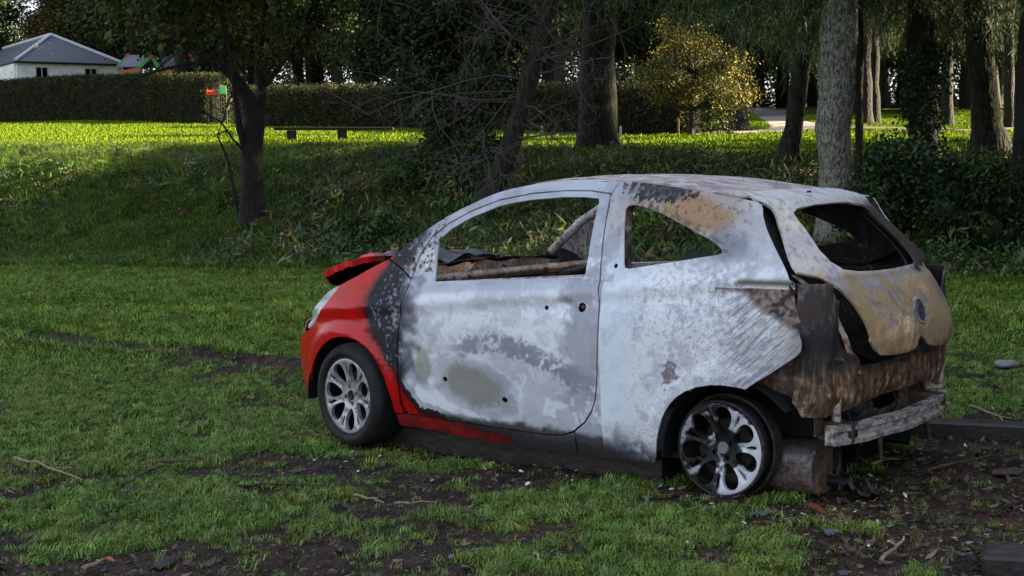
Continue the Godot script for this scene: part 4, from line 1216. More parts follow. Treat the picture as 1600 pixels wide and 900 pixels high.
func make_grass() -> void:
	var r := RandomNumberGenerator.new()
	r.seed = 77
	var gm := leaf_mat(0.7, 0.35)
	gm.metallic_specular = 0.25
	# field: short turf between the mud
	var xf := []
	var cl := []
	var green := Color(0.112, 0.190, 0.036)
	for i in 210000:
		var d := 4.3 + 10.5 * pow(r.randf(), 0.85)
		if d > 11.0 and r.randf() < (d - 11.0) / 3.8: continue
		var x := r.randf_range(-0.40, 0.40) * d
		var z := -d
		var m := mud(x, z)
		var keep := 1.0 - smoothstep(0.0, 0.62, m + 0.42 * lump.get_noise_2d(x * 7.0, z * 7.0) + 0.22 * lump.get_noise_2d(x * 22.0, z * 22.0))
		if r.randf() > keep * 0.85 + 0.04: continue
		var dry := r.randf() < 0.07
		xf.append(turned(r, Vector3(x, land(x, z) - 0.004, z), r.randf_range(0.6, 1.25) * (0.75 + 0.4 * keep), 0.4, r.randf_range(0.6, 1.15)))
		cl.append(shade(r, Color(0.20, 0.17, 0.07) if dry else green.lerp(Color(0.150, 0.195, 0.042), clampf(0.35 + 1.2 * hill.get_noise_2d(x * 9.0, z * 9.0), 0, 1)), 0.35))
	scatter("field_grass", blade_tuft(10, 0.038, 0.034, 0.0018, 1.1, 5), gm, xf, cl).set_meta("label", "short trampled grass of the field around the car")
	xf = []; cl = []
	for i in 90000:
		var d := 10.5 + 21.5 * pow(r.randf(), 0.8)
		if d < 14.0 and r.randf() > (d - 10.5) / 3.5: continue
		var x := r.randf_range(-0.42, 0.42) * d
		var z := -d
		if d > bank_foot(x) + 0.8: continue
		var m := mud(x, z)
		if r.randf() < smoothstep(0.3, 0.6, m): continue
		var near := smoothstep(bank_foot(x) - 2.5, bank_foot(x), d)
		xf.append(turned(r, Vector3(x, land(x, z) - 0.005, z), r.randf_range(0.8, 1.5) * (1.0 + near), 0.4))
		cl.append(shade(r, Color(0.125, 0.205, 0.030).lerp(Color(0.165, 0.215, 0.036), clampf(0.3 + 1.2 * hill.get_noise_2d(x * 5.0, z * 5.0), 0, 1)), 0.3))
	scatter("field_grass", blade_tuft(10, 0.060, 0.07, 0.0042, 1.1, 6), gm, xf, cl).set_meta("label", "lush green grass of the field up to the bank foot")
	var lm := leaf_mat(0.9, 0.25)
	lm.metallic_specular = 0.1
	# sunny lawn above the bank
	xf = []; cl = []
	for i in 90000:
		var d := 24.0 + 52.0 * pow(r.randf(), 1.2)
		var x := r.randf_range(-0.42, 0.42) * d
		var z := -d
		if d < bank_top(x) - 0.6 or on_path(x, z): continue
		xf.append(turned(r, Vector3(x, land(x, z) - 0.005, z), r.randf_range(0.8, 1.5), 0.4))
		cl.append(shade(r, Color(0.125, 0.185, 0.012), 0.12))
	scatter("lawn_grass", blade_tuft(9, 0.06, 0.12, 0.007, 1.0, 7), lm, xf, cl).set_meta("label", "sunlit yellow green lawn grass above the bank")
	# rough grass of the bank
	xf = []; cl = []
	var lx := []
	var lc := []
	for i in 52000:
		var x := r.randf_range(-16.0, 12.0)
		var f := bank_foot(x) - 1.2
		var d := r.randf_range(f, bank_top(x) + 0.2)
		var z := -d
		if absf(x) > 0.45 * d: continue
		var lip := smoothstep(bank_top(x) - 0.4, bank_top(x) - 2.4, d)
		var n := hill.get_noise_2d(x * 2.2, z * 2.2) + 0.5 * lump.get_noise_2d(x, z)
		var grassy := 0.60 + 0.8 * smoothstep(-3.5, -7.0, x) - 0.25 * smoothstep(-3.0, 0.0, x) + 0.9 * n
		if r.randf() < grassy * 0.75:
			xf.append(turned(r, Vector3(x, land(x, z) - 0.01, z), r.randf_range(0.6, 1.4) * (0.4 + 0.6 * lip), 0.7))
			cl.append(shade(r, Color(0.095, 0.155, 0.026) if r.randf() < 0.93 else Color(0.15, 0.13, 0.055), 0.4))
		elif r.randf() < 0.55:
			lx.append(turned(r, Vector3(x, land(x, z) + r.randf() * (0.03 + 0.05 * lip + 0.45 * lip * smoothstep(0.12, 0.4, lump.get_noise_2d(x * 1.1 + 9.0, z * 1.1))), z), r.randf_range(0.35, 0.7 + 0.8 * lip), 0.9))
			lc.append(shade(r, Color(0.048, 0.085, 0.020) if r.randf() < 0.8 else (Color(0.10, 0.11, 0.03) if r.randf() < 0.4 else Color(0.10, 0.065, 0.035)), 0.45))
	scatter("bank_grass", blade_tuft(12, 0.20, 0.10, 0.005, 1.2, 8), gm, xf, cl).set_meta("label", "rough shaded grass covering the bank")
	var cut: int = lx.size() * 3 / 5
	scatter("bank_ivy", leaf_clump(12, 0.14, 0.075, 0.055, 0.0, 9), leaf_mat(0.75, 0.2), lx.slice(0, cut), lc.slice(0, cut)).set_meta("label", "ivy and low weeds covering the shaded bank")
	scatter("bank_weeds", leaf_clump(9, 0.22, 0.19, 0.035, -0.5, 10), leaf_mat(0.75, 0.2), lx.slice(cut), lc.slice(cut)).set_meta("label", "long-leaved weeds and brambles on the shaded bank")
	# fallen leaves
	xf = []; cl = []
	for i in 2400:
		var d := 4.4 + 26.0 * pow(r.randf(), 1.3)
		var x := r.randf_range(-0.42, 0.42) * d
		if d < 12.0 and r.randf() > 0.30 + mud(x, -d): continue
		xf.append(turned(r, Vector3(x, land(x, -d) + 0.008, -d), r.randf_range(0.35, 1.0), 0.6))
		cl.append(shade(r, Color(0.09, 0.055, 0.032) if r.randf() < 0.75 else Color(0.035, 0.026, 0.022), 0.45))
	for i in 800:
		var d := 4.5 + 3.6 * r.randf()
		var x := r.randf_range(0.10, 0.42) * d
		if mud(x, -d) < 0.5: continue
		xf.append(turned(r, Vector3(x, land(x, -d) + 0.012, -d), r.randf_range(0.3, 0.8), 0.9))
		cl.append(shade(r, Color(0.030, 0.021, 0.020) if r.randf() < 0.7 else Color(0.07, 0.04, 0.03), 0.4))
	var lf := MB.new()
	var lp := [Vector3(-0.03, 0.004, 0), Vector3(-0.008, 0.0, 0.014), Vector3(0.02, 0.006, 0.010), Vector3(0.035, 0.012, 0), Vector3(0.02, 0.004, -0.012), Vector3(-0.008, 0.007, -0.013)]
	for p in lp: lf.vert(p, Vector3.UP)
	for k in range(1, 5): lf.tri(0, k, k + 1)
	lf.paint(Color.WHITE)
	scatter("fallen_leaves", one(lf, null), leaf_mat(0.7, 0.0), xf, cl).set_meta("label", "small brown fallen leaves strewn over grass and mud")
	# flakes of ash, paint and burnt plastic shed round the car
	xf = []; cl = []
	for i in 1700:
		var q := Vector2(r.randf_range(-0.4, 4.4), r.randf_range(0.2, 2.0) if r.randf() < 0.75 else r.randf_range(-1.6, 0.4))
		var x := -0.979 + 0.786 * q.x - 0.618 * q.y
		var z := -8.659 + 0.617 * q.x + 0.786 * q.y
		if r.randf() > exp(-pow(maxf(absf(q.y) - 0.8, 0.0) / 0.45, 2.0)): continue
		xf.append(turned(r, Vector3(x, land(x, z) + 0.010, z), r.randf_range(0.12, 0.55), 0.8))
		cl.append(shade(r, [Color(0.03, 0.03, 0.03), Color(0.05, 0.045, 0.04), Color(0.45, 0.45, 0.46), Color(0.20, 0.19, 0.18)][r.randi() % 4], 0.3))
	var ash_x := xf
	var ash_c := cl
	# clods of mud
	xf = []; cl = []
	for i in 6000:
		var d := 4.4 + 6.5 * pow(r.randf(), 1.1)
		var x := r.randf_range(-0.40, 0.40) * d
		if mud(x, -d) < 0.42 + 0.3 * r.randf(): continue
		xf.append(Transform3D(Basis(Vector3(r.randfn(), r.randfn(), r.randfn()).normalized(), r.randf() * TAU).scaled(Vector3(1, 0.6, 1) * r.randf_range(0.25, 1.1) * (0.6 + r.randf())), Vector3(x, land(x, -d), -d)))
		cl.append(shade(r, Color(0.066, 0.045, 0.037), 0.25))
	var cd := MB.new()
	var ph := [Vector3(0, 1, 0.2), Vector3(0.9, 0.1, 0), Vector3(0.2, 0.2, 0.9), Vector3(-0.8, 0, 0.4), Vector3(-0.4, 0.1, -0.8), Vector3(0.5, -0.2, -0.8), Vector3(0, -0.8, 0)]
	for t in [[0, 1, 2], [0, 2, 3], [0, 3, 4], [0, 4, 5], [0, 5, 1], [6, 1, 2], [6, 2, 3], [6, 3, 4], [6, 4, 5], [6, 5, 1]]:
		cd.flat_tri(ph[t[0]] * 0.012, ph[t[1]] * 0.012, ph[t[2]] * 0.012, ph[t[0]] + ph[t[1]] + ph[t[2]])
	cd.paint(Color.WHITE)
	var cm := leaf_mat(0.7, 0.0)
	scatter("ash_flakes", one(lf, null), cm, ash_x, ash_c).set_meta("label", "flakes of ash and burnt paint shed round the car")
	scatter("mud_clods", one(cd, null), cm, xf, cl).set_meta("label", "crumbled clods of dark wet mud")

const PATH := [Vector2(20.3, -121.0), Vector2(17.5, -100.0), Vector2(15.5, -85.0), Vector2(13.2, -70.0), Vector2(11.5, -59.0), Vector2(10.2, -50.0), Vector2(9.0, -45.3), Vector2(6.5, -43.2), Vector2(3.5, -42.6)]
const PATH2 := [Vector2(10.4, -50.5), Vector2(11.6, -47.5), Vector2(14.0, -46.0), Vector2(20.0, -45.0), Vector2(30.0, -44.0)]
func on_path(x: float, z: float) -> bool:
	if x < 2.0 or z > -41.0: return false
	for l in [PATH, PATH2]:
		for i in l.size() - 1:
			if Vector2(x, z).distance_to(Geometry2D.get_closest_point_to_segment(Vector2(x, z), l[i], l[i + 1])) < 1.0: return true
	return false

func ribbon(called: String, pts: Array, w: float, lift: float, m: Material) -> void:
	var mb := MB.new()
	var fine := []
	for i in pts.size() - 1:
		for k in 8: fine.append((pts[i] as Vector2).cubic_interpolate(pts[i + 1], pts[max(i - 1, 0)], pts[min(i + 2, pts.size() - 1)], k / 8.0))
	fine.append(pts[-1])
	for i in fine.size():
		var d: Vector2 = (fine[min(i + 1, fine.size() - 1)] - fine[max(i - 1, 0)]).normalized()
		var s := Vector2(-d.y, d.x)
		for k in 5:
			var q: Vector2 = fine[i] + s * w * (k / 4.0 - 0.5) * (1.0 + 0.12 * lump.get_noise_1d(i * 2.0))
			mb.vert(Vector3(q.x, land(q.x, q.y) + (lift if k > 0 and k < 4 else -0.02), q.y), Vector3.UP, q)
	for i in fine.size() - 1:
		for k in 4: mb.quad(i * 5 + k, i * 5 + k + 1, i * 5 + k + 6, i * 5 + k + 5)
	setting(called, one(mb, m), "pale gravel path winding up the slope" if called == "path" else "brown dirt track crossing the lawn at right")

# ------------------------------------------------------------------ trees
var bark: StandardMaterial3D
var bark_pale: StandardMaterial3D
var bark_backlit: StandardMaterial3D
var bark_moss: StandardMaterial3D
var clumps := {}
var flat := {}
var mats := {}
var tw: FastNoiseLite

# many leaf clumps joined into one mesh, each with its own tint
func joined(kind: String, xf: Array, cl: Array, m: Material) -> ArrayMesh:
	var bv: PackedVector3Array = flat[kind][0]
	var bn: PackedVector3Array = flat[kind][1]
	var v := PackedVector3Array()
	var n := PackedVector3Array()
	var c := PackedColorArray()
	var one_c := PackedColorArray()
	one_c.resize(bv.size())
	for i in xf.size():
		var t: Transform3D = xf[i]
		v.append_array(t * bv)
		n.append_array(Transform3D(t.basis.orthonormalized(), Vector3.ZERO) * bn)
		one_c.fill(cl[i])
		c.append_array(one_c)
	var a := []
	a.resize(Mesh.ARRAY_MAX)
	a[Mesh.ARRAY_VERTEX] = v; a[Mesh.ARRAY_NORMAL] = n; a[Mesh.ARRAY_COLOR] = c
	var am := ArrayMesh.new()
	am.add_surface_from_arrays(Mesh.PRIMITIVE_TRIANGLES, a)
	am.surface_set_material(0, m)
	return am

func spread(n: int, blobs: Array, scale: float, col: Array, seed_: int, mesh: String, vary := 0.35) -> ArrayMesh:
	var r := RandomNumberGenerator.new()
	r.seed = seed_
	var xf := []
	var cl := []
	for i in n:
		var b: Array = blobs[r.randi() % blobs.size()]
		var u := Vector3(r.randfn(), r.randfn(), r.randfn()).normalized() * pow(r.randf(), 0.45)
		var p: Vector3 = b[0] + u * (b[1] as Vector3)
		xf.append(turned(r, p, scale * r.randf_range(0.6, 1.4), 0.6))
		cl.append(shade(r, col[r.randi() % col.size()], vary))
	return joined(mesh, xf, cl, mats["gloss" if mesh == "ivy" or mesh == "broad" else "leaf"])

func blobs_in(seed_: int, n: int, c: Vector3, rad: Vector3, size: float) -> Array:
	var r := RandomNumberGenerator.new()
	r.seed = seed_
	var out := []
	for i in n:
		var u := Vector3(r.randfn(), r.randfn(), r.randfn()).normalized() * pow(r.randf(), 0.33)
		var s := size * r.randf_range(0.6, 1.3)
		out.append([c + u * rad, Vector3(s, s * 0.7, s)])
	return out

# limbs from points on the trunk to the blobs they carry
func limbs_to(mb: MB, blobs: Array, axis: Array, r0: float, seed_: int) -> void:
	var r := RandomNumberGenerator.new()
	r.seed = seed_
	for b in blobs:
		var tip: Vector3 = b[0]
		var best: Vector3 = axis[0]
		for a in axis:
			if a.y < tip.y - 0.25 * absf(tip.x - a.x) and a.y > best.y: best = a
		var mid: Vector3 = best.lerp(tip, 0.5) + Vector3(r.randfn(), r.randfn() + 0.5, r.randfn()) * best.distance_to(tip) * 0.09
		mb.tube([best, best.lerp(mid, 0.55) + Vector3(r.randfn(), r.randfn(), r.randfn()) * 0.06, mid, mid.lerp(tip, 0.6) + Vector3(r.randfn(), r.randfn(), r.randfn()) * 0.08, tip], [r0, r0 * 0.75, r0 * 0.5, r0 * 0.3, r0 * 0.12], 6, false)

func conifer_crown(seed_: int, y0: float, y1: float, reach: float, whorls: int, col: Array, size := 1.0) -> Array:
	var r := RandomNumberGenerator.new()
	r.seed = seed_
	var limbs := MB.new()
	var xf := []
	var cl := []
	for w in whorls:
		var t := (w + r.randf()) / whorls
		var y := lerpf(y0, y1, t)
		var len_ := reach * (1.0 - 0.75 * t) * r.randf_range(0.6, 1.15)
		var a := w * 2.4 + r.randf_range(-0.4, 0.4)
		var dir := Vector3(cos(a), 0, sin(a))
		var drop := r.randf_range(0.25, 0.55)
		var pts := []
		var rd := []
		for k in 6:
			var s := k / 5.0
			pts.append(Vector3(0, y, 0) + dir * len_ * s + Vector3(0, len_ * (0.15 * s - drop * s * s), 0) + Vector3(r.randfn(), r.randfn(), r.randfn()) * 0.08 * s)
			rd.append(0.07 * (1.0 - 0.85 * s))
		limbs.tube(pts, rd, 5, false)
		var n := int(len_ * 17.0)
		for k in n:
			var s := pow(r.randf(), 0.6)
			var i: int = min(int(s * 5.0), 4)
			var p: Vector3 = (pts[i] as Vector3).lerp(pts[i + 1], s * 5.0 - i)
			p += Vector3(-dir.z, 0, dir.x) * r.randfn() * 0.38 * len_ * 0.3 + Vector3(0, -0.5 * r.randf() * r.randf(), 0)
			xf.append(turned(r, p, size * r.randf_range(0.8, 1.7), 0.5))
			cl.append(shade(r, col[r.randi() % col.size()], 0.35))
	return [one(limbs, bark), joined("needle", xf, cl, mats["leaf"])]

# points given in world space; the tree node stands at the first of them
func tree(called: String, label: String, pts: Array, rad: Array, m: Material, group := "", seg := 14) -> Node3D:
	var base: Vector3 = pts[0]
	var g := land(base.x, base.z)
	var foot := Vector3(base.x, g, base.z)
	var t := thing(called, label, "tree", foot, group)
	var local := [Vector3(0, -0.25, 0)]
	var rr := [rad[0] * 1.45]
	local.append(Vector3(0, 0.05, 0)); rr.append(rad[0] * 1.30)
	local.append(Vector3(0, 0.35, 0).lerp(pts[1] - foot, 0.05)); rr.append(rad[0] * 1.08)
	for i in range(1, pts.size()):
		var a: Vector3 = (local[-1])
		var b: Vector3 = pts[i] - foot
		var r0: float = rr[-1]
		var n: int = max(1, int(a.distance_to(b) / 0.45))
		for k in range(1, n + 1):
			local.append(a.lerp(b, float(k) / n) + Vector3(tw.get_noise_1d(b.y * 9.0 + k * 3.0), 0, tw.get_noise_1d(50.0 + b.y * 9.0 + k * 3.0)) * 0.05)
			rr.append(lerpf(r0, rad[i], float(k) / n))
	var mb := MB.new()
	mb.tube(local, rr, seg, true, 1.0, tw, 0.22)
	mb.smooth()
	put("trunk", one(mb, m), t)
	return t

func axis_of(pts: Array) -> Array:
	var out := []
	for i in pts.size() - 1:
		for k in 6: out.append((pts[i] as Vector3).lerp(pts[i + 1], k / 6.0))
	return out

func make_materials() -> void:
	hill = noise(301, 0.12, 3)
	lump = noise(302, 0.55, 3)
	soil = noise(303, 0.42, 3)
	patch_n = noise(304, 1.9, 3)
	tw = noise(305, 1.1, 2)
	var bt := tile(256, 401, 0.03, 0.10, 0.5, [[0.25, Color(0.05, 0.043, 0.038)], [0.45, Color(0.11, 0.095, 0.08)], [0.58, Color(0.18, 0.155, 0.13)], [0.7, Color(0.15, 0.15, 0.10)], [0.82, Color(0.24, 0.23, 0.19)]])
	var bp := tile(256, 411, 0.03, 0.09, 0.5, [[0.28, Color(0.13, 0.12, 0.10)], [0.42, Color(0.30, 0.29, 0.25)], [0.52, Color(0.52, 0.51, 0.46)], [0.62, Color(0.66, 0.65, 0.60)], [0.72, Color(0.30, 0.31, 0.18)]])
	var bm := tile(256, 421, 0.025, 0.09, 0.5, [[0.28, Color(0.05, 0.043, 0.038)], [0.45, Color(0.11, 0.10, 0.075)], [0.55, Color(0.15, 0.155, 0.09)], [0.66, Color(0.27, 0.28, 0.22)], [0.8, Color(0.15, 0.17, 0.08)]])
	var ridges := grey(256, 431, 0.04)
	bark = relief(mat(Color.WHITE, 0.9, 0.0, bt, 0.8), ridges, 4.0)
	bark_pale = relief(mat(Color.WHITE, 0.9, 0.0, bp, 1.3), ridges, 4.0)
	bark_backlit = relief(mat(Color(0.72, 0.70, 0.68), 0.9, 0.0, bt, 0.8), ridges, 4.0)  # same bark, with the shade of backlit trunks put into a darker tint
	bark_moss = relief(mat(Color.WHITE, 0.9, 0.0, bm, 0.8), ridges, 4.0)
	for m in [bark, bark_pale, bark_moss, bark_backlit]: m.uv1_scale = Vector3(m.uv1_scale.x * 1.8, m.uv1_scale.y * 0.55, m.uv1_scale.z * 1.8)
	clumps["leaf"] = leaf_clump(16, 0.28, 0.085, 0.05, 0.2, 21)
	clumps["ivy"] = leaf_clump(14, 0.20, 0.09, 0.07, 0.3, 22)
	clumps["broad"] = leaf_clump(14, 0.26, 0.15, 0.055, 0.35, 23)
	clumps["far"] = leaf_clump(18, 0.60, 0.20, 0.12, 0.2, 24)
	clumps["needle"] = needle_clump(25)
	mats["leaf"] = leaf_mat(0.55, 0.4)
	mats["gloss"] = leaf_mat(0.6, 0.2)
	mats["gloss"].metallic_specular = 0.25
	mats["leaf"].metallic_specular = 0.25
	for k in clumps:
		var a: Array = (clumps[k] as ArrayMesh).surface_get_arrays(0)
		var bv := PackedVector3Array()
		var bn := PackedVector3Array()
		for i in (a[Mesh.ARRAY_INDEX] as PackedInt32Array):
			bv.append(a[Mesh.ARRAY_VERTEX][i]); bn.append(a[Mesh.ARRAY_NORMAL][i])
		flat[k] = [bv, bn]

const DARK := [Color(0.030, 0.052, 0.016), Color(0.040, 0.066, 0.018), Color(0.024, 0.042, 0.016)]
const NEEDLE := [Color(0.026, 0.046, 0.018), Color(0.036, 0.060, 0.020), Color(0.045, 0.062, 0.018)]
const AUTUMN := [Color(0.08, 0.062, 0.016), Color(0.055, 0.058, 0.016), Color(0.10, 0.062, 0.018), Color(0.05, 0.055, 0.016)]
const GOLD := [Color(0.20, 0.145, 0.022), Color(0.13, 0.115, 0.022), Color(0.09, 0.09, 0.02)]

func foliage(t: Node3D, mesh: ArrayMesh, _m: Material, at := Vector3.ZERO, turn := 0.0, called := "crown", scale := 1.0) -> void:
	var o := put(called, mesh, t)
	o.position = at
	o.rotation.y = turn
	o.scale = Vector3.ONE * scale

func hang_conifer(t: Node3D, kit: Array, y: float, turn: float, scale := 1.0) -> void:
	var l := put("limbs", kit[0], t)
	l.position.y = y; l.rotation.y = turn; l.scale = Vector3.ONE * scale
	foliage(t, kit[1], mats["leaf"], Vector3(0, y, 0), turn, "crown", scale)

func twigs(mb: MB, r: RandomNumberGenerator, p: Vector3, d: Vector3, len_: float, rad: float, depth: int) -> void:
	var pts := [p]
	var rr := [rad]
	var q := p
	var n := 5
	for k in n:
		d = (d + Vector3(r.randfn(), r.randfn() * 0.8 - 0.06, r.randfn()) * 0.20).normalized()
		q += d * len_ / n
		pts.append(q); rr.append(rad * (1.0 - 0.75 * (k + 1) / n))
		if depth > 0 and r.randf() < 0.85:
			var s := d.cross(Vector3(r.randfn(), r.randfn(), r.randfn())).normalized()
			twigs(mb, r, q, (d * 0.6 + s * 0.9).normalized(), len_ * r.randf_range(0.35, 0.65), rad * 0.5, depth - 1)
	mb.tube(pts, rr, 4, false)

func make_trees() -> void:
	var kit := []
	for k in 3: kit.append(conifer_crown(500 + k, 0.0, 13.0, 4.6, 46, NEEDLE, 1.35))
	var kit_short := conifer_crown(520, 0.0, 5.0, 2.8, 24, NEEDLE, 1.25)
	var kit_low := conifer_crown(510, -1.2, 11.0, 4.2, 48, NEEDLE, 1.3)
	var r := RandomNumberGenerator.new()
	r.seed = 9
	# --- dark forked tree on the left
	var P := [Vector3(-5.337, 0.716, -29.500), Vector3(-5.332, 1.536, -29.500), Vector3(-5.315, 2.327, -29.500), Vector3(-5.213, 2.915, -29.500), Vector3(-5.311, 3.344, -29.400), Vector3(-5.614, 3.813, -29.300), Vector3(-5.936, 4.072, -29.200), Vector3(-6.338, 4.295, -29.000), Vector3(-6.772, 4.516, -28.800)]
	var t := tree("forked_tree", "dark forked tree leaning left over the hedge gap, halfway up the bank", P, [0.25, 0.235, 0.225, 0.22, 0.155, 0.12, 0.095, 0.07, 0.035], bark_backlit)
	var mb := MB.new()
	var o := t.position
	var stems := [[[Vector3(-5.192, 2.783, -29.500), Vector3(-5.055, 3.376, -29.600), Vector3(-5.127, 4.042, -29.700), Vector3(-5.008, 4.837, -29.800), Vector3(-4.885, 6.174, -30.000)], 0.13], [[Vector3(-5.392, 2.260, -29.400), Vector3(-5.481, 2.713, -29.200), Vector3(-5.507, 3.227, -29.100), Vector3(-5.549, 3.993, -29.000), Vector3(-5.644, 5.007, -28.900), Vector3(-5.680, 6.023, -28.900)], 0.085], [[Vector3(-5.809, 3.991, -29.200), Vector3(-5.658, 4.508, -29.000), Vector3(-5.703, 5.136, -28.900), Vector3(-5.578, 6.020, -28.900)], 0.10], [[Vector3(-5.389, 2.192, -29.300), Vector3(-5.626, 2.518, -29.100), Vector3(-5.815, 2.842, -29.000), Vector3(-6.047, 2.998, -28.900)], 0.03], [[Vector3(-5.593, 1.017, -29.300), Vector3(-5.722, 2.066, -29.100), Vector3(-5.891, 2.560, -29.000), Vector3(-5.804, 2.777, -29.000)], 0.035], [[Vector3(-5.076, 3.508, -29.600), Vector3(-4.681, 4.048, -29.900), Vector3(-4.277, 4.576, -30.000), Vector3(-3.888, 4.987, -30.200)], 0.07], [[Vector3(-6.001, 4.073, -29.200), Vector3(-6.479, 4.017, -29.000), Vector3(-7.083, 3.862, -28.800), Vector3(-7.553, 3.655, -28.600)], 0.05]]
	for s in stems:
		var pts := []
		var rr := []
		for k in s[0].size():
			pts.append(s[0][k] - o); rr.append(s[1] * (1.0 - 0.75 * k / (s[0].size() - 1)))
		mb.tube(pts, rr, 7, false, 1.0, tw, 0.2)
		twigs(mb, r, pts[-1], (pts[-1] - pts[-2]).normalized(), 1.1, 0.02, 2)
		twigs(mb, r, pts[-2], Vector3(r.randfn(), 0.3, r.randfn()).normalized(), 1.0, 0.02, 2)
	put("limbs", one(mb, bark_backlit), t)
	var bl := []
	for q in [Vector3(-6.318, 4.781, -29.000), Vector3(-5.663, 5.020, -29.000), Vector3(-4.902, 4.834, -29.800), Vector3(-4.272, 4.709, -30.000), Vector3(-5.075, 5.843, -29.500), Vector3(-6.281, 5.672, -29.000), Vector3(-7.238, 5.011, -28.600), Vector3(-4.679, 4.114, -29.900), Vector3(-5.172, 4.368, -29.000)]: bl.append([q - o, Vector3(1.0, 0.8, 1.1)])
	foliage(t, spread(420, bl, 0.65, [AUTUMN[1], AUTUMN[3], AUTUMN[0], DARK[0]], 31, "leaf", 0.4), mats["leaf"])

	foliage(t, spread(1300, blobs_in(36, 20, Vector3(-0.8, 6.6, 0.3), Vector3(4.0, 2.0, 3.6), 1.0), 0.95, [AUTUMN[1], AUTUMN[3], DARK[0], DARK[1]], 37, "far", 0.35), mats["leaf"], Vector3.ZERO, 0.0, "added_shade_crown")  # crown added above the view to shade the bank
	# --- thicket in the middle: two ivy-clad trunks and a leaning bare tree
	for q in [[[Vector3(-1.439, 0.924, -28.600), Vector3(-1.396, 1.948, -28.600), Vector3(-1.393, 3.215, -28.500), Vector3(-1.443, 4.341, -28.400), Vector3(-1.488, 6.072, -28.300)], 0.20, "left ivy-clad trunk in the dark thicket behind the car bonnet", 41], [[Vector3(-0.756, 1.040, -28.200), Vector3(-0.716, 2.049, -28.200), Vector3(-0.597, 3.176, -28.200), Vector3(-0.531, 4.308, -28.300), Vector3(-0.385, 6.061, -28.400)], 0.19, "right ivy-clad trunk in the dark thicket, beside the leaning tree", 42]]:
		var pts: Array = q[0]
		t = tree("ivy_tree", q[2], pts, [q[1], q[1], q[1] * 0.95, q[1] * 0.9, q[1] * 0.8], bark_moss, "ivy clad trees of the thicket")
		o = t.position
		var ivy := []
		for k in 30:
			var s := k / 30.0 * 3.6
			var i := int(s)
			ivy.append([(pts[i] as Vector3).lerp(pts[i + 1], s - i) - o, Vector3(0.32, 0.3, 0.32) * (0.8 + 0.5 * s / 3.6)])
		foliage(t, spread(900, ivy, 0.8, [DARK[0], DARK[1], Color(0.045, 0.075, 0.03)], q[3], "ivy", 0.4), mats["gloss"], Vector3.ZERO, 0.0, "ivy")
		foliage(t, spread(1500, blobs_in(q[3] + 20, 22, Vector3(-0.6 if q[3] == 41 else 0.8, 7.8, 0.4), Vector3(4.2, 2.4, 3.8), 1.1), 1.0, DARK, q[3] + 21, "far", 0.35), mats["gloss"], Vector3.ZERO, 0.0, "added_shade_crown")  # overhead crown out of view, added to keep skylight off the bank
		var c: Vector3 = Vector3(-1.284, 3.709, -28.400) - o if q[3] == 41 else Vector3(-0.637, 4.195, -28.400) - o
		foliage(t, spread(2400, blobs_in(q[3], 18, c + Vector3(0, 0.7, 0), Vector3(1.7, 1.7, 1.4), 0.6), 0.85, [DARK[0], DARK[1], DARK[2], Color(0.05, 0.06, 0.03)], q[3] + 5, "ivy", 0.45), mats["gloss"])
	P = [Vector3(-0.526, 0.665, -26.900), Vector3(-0.291, 1.347, -26.900), Vector3(-0.019, 2.062, -26.900), Vector3(0.216, 2.775, -26.900), Vector3(0.437, 3.426, -26.900), Vector3(0.672, 4.144, -27.000), Vector3(0.923, 5.089, -27.000), Vector3(1.130, 6.265, -27.000)]
	t = tree("leaning_tree", "mossy leaning tree with bare grey twigs, behind the car windscreen", P, [0.21, 0.20, 0.19, 0.175, 0.17, 0.14, 0.11, 0.07], bark_moss)
	o = t.position
	mb = MB.new()
	r.seed = 19
	for q in [[Vector3(0.399, 3.367, -26.900), Vector3(-1, 0.25, 0.5), 3.2], [Vector3(0.269, 2.953, -26.900), Vector3(-1, 0.05, 0.8), 2.6], [Vector3(0.528, 3.721, -26.900), Vector3(1, 0.2, 0.6), 2.4], [Vector3(0.592, 3.898, -26.900), Vector3(-0.9, 0.5, 0.6), 3.4], [Vector3(0.660, 4.144, -27.000), Vector3(0.7, 0.4, 0.7), 2.4], [Vector3(0.726, 4.381, -27.000), Vector3(-0.8, 0.3, 0.9), 3.0], [Vector3(0.072, 2.299, -26.900), Vector3(0.9, 0.1, 0.8), 1.8], [Vector3(-0.056, 2.003, -26.900), Vector3(-0.8, 0.3, 0.9), 1.6], [Vector3(0.462, 3.485, -26.900), Vector3(0.8, -0.25, 0.7), 2.0], [Vector3(-0.253, 1.406, -26.900), Vector3(0.5, 0.15, 0.9), 1.2], [Vector3(0.332, 3.071, -26.900), Vector3(-0.9, -0.15, 0.6), 2.4], [Vector3(0.792, 4.617, -27.000), Vector3(-0.6, 0.5, 0.4), 2.6], [Vector3(0.203, 2.715, -26.900), Vector3(0.8, -0.5, 0.5), 1.6]]:
		twigs(mb, r, q[0] - o, q[1].normalized(), q[2], 0.024, 3)
		twigs(mb, r, q[0] - o + Vector3(0, 0.2, 0), (q[1] + Vector3(r.randfn(), r.randfn(), r.randfn()) * 0.35).normalized(), q[2] * 0.8, 0.018, 3)
	put("twigs", one(mb, mat(Color(0.34, 0.32, 0.30), 0.9)), t)
	# bush in the thicket and at the foot of the bank
	for q in [[Vector3(-2.000, 2.423, -29.000), 0.55, 45, "low leafy shrub at the lawn edge left of the ivy-clad trunks", 260], [Vector3(-2.591, 0.752, -26.500), 0.5, 46, "scruffy weedy shrub at the bank foot behind the bonnet", 200], [Vector3(-0.960, 2.329, -28.900), 0.8, 47, "dark shrub filling the thicket between the two ivy-clad trunks", 600]]:
		shrub(q[0], q[1], q[2], q[3], q[4], "ivy", [DARK[0], DARK[1], Color(0.05, 0.085, 0.025)])

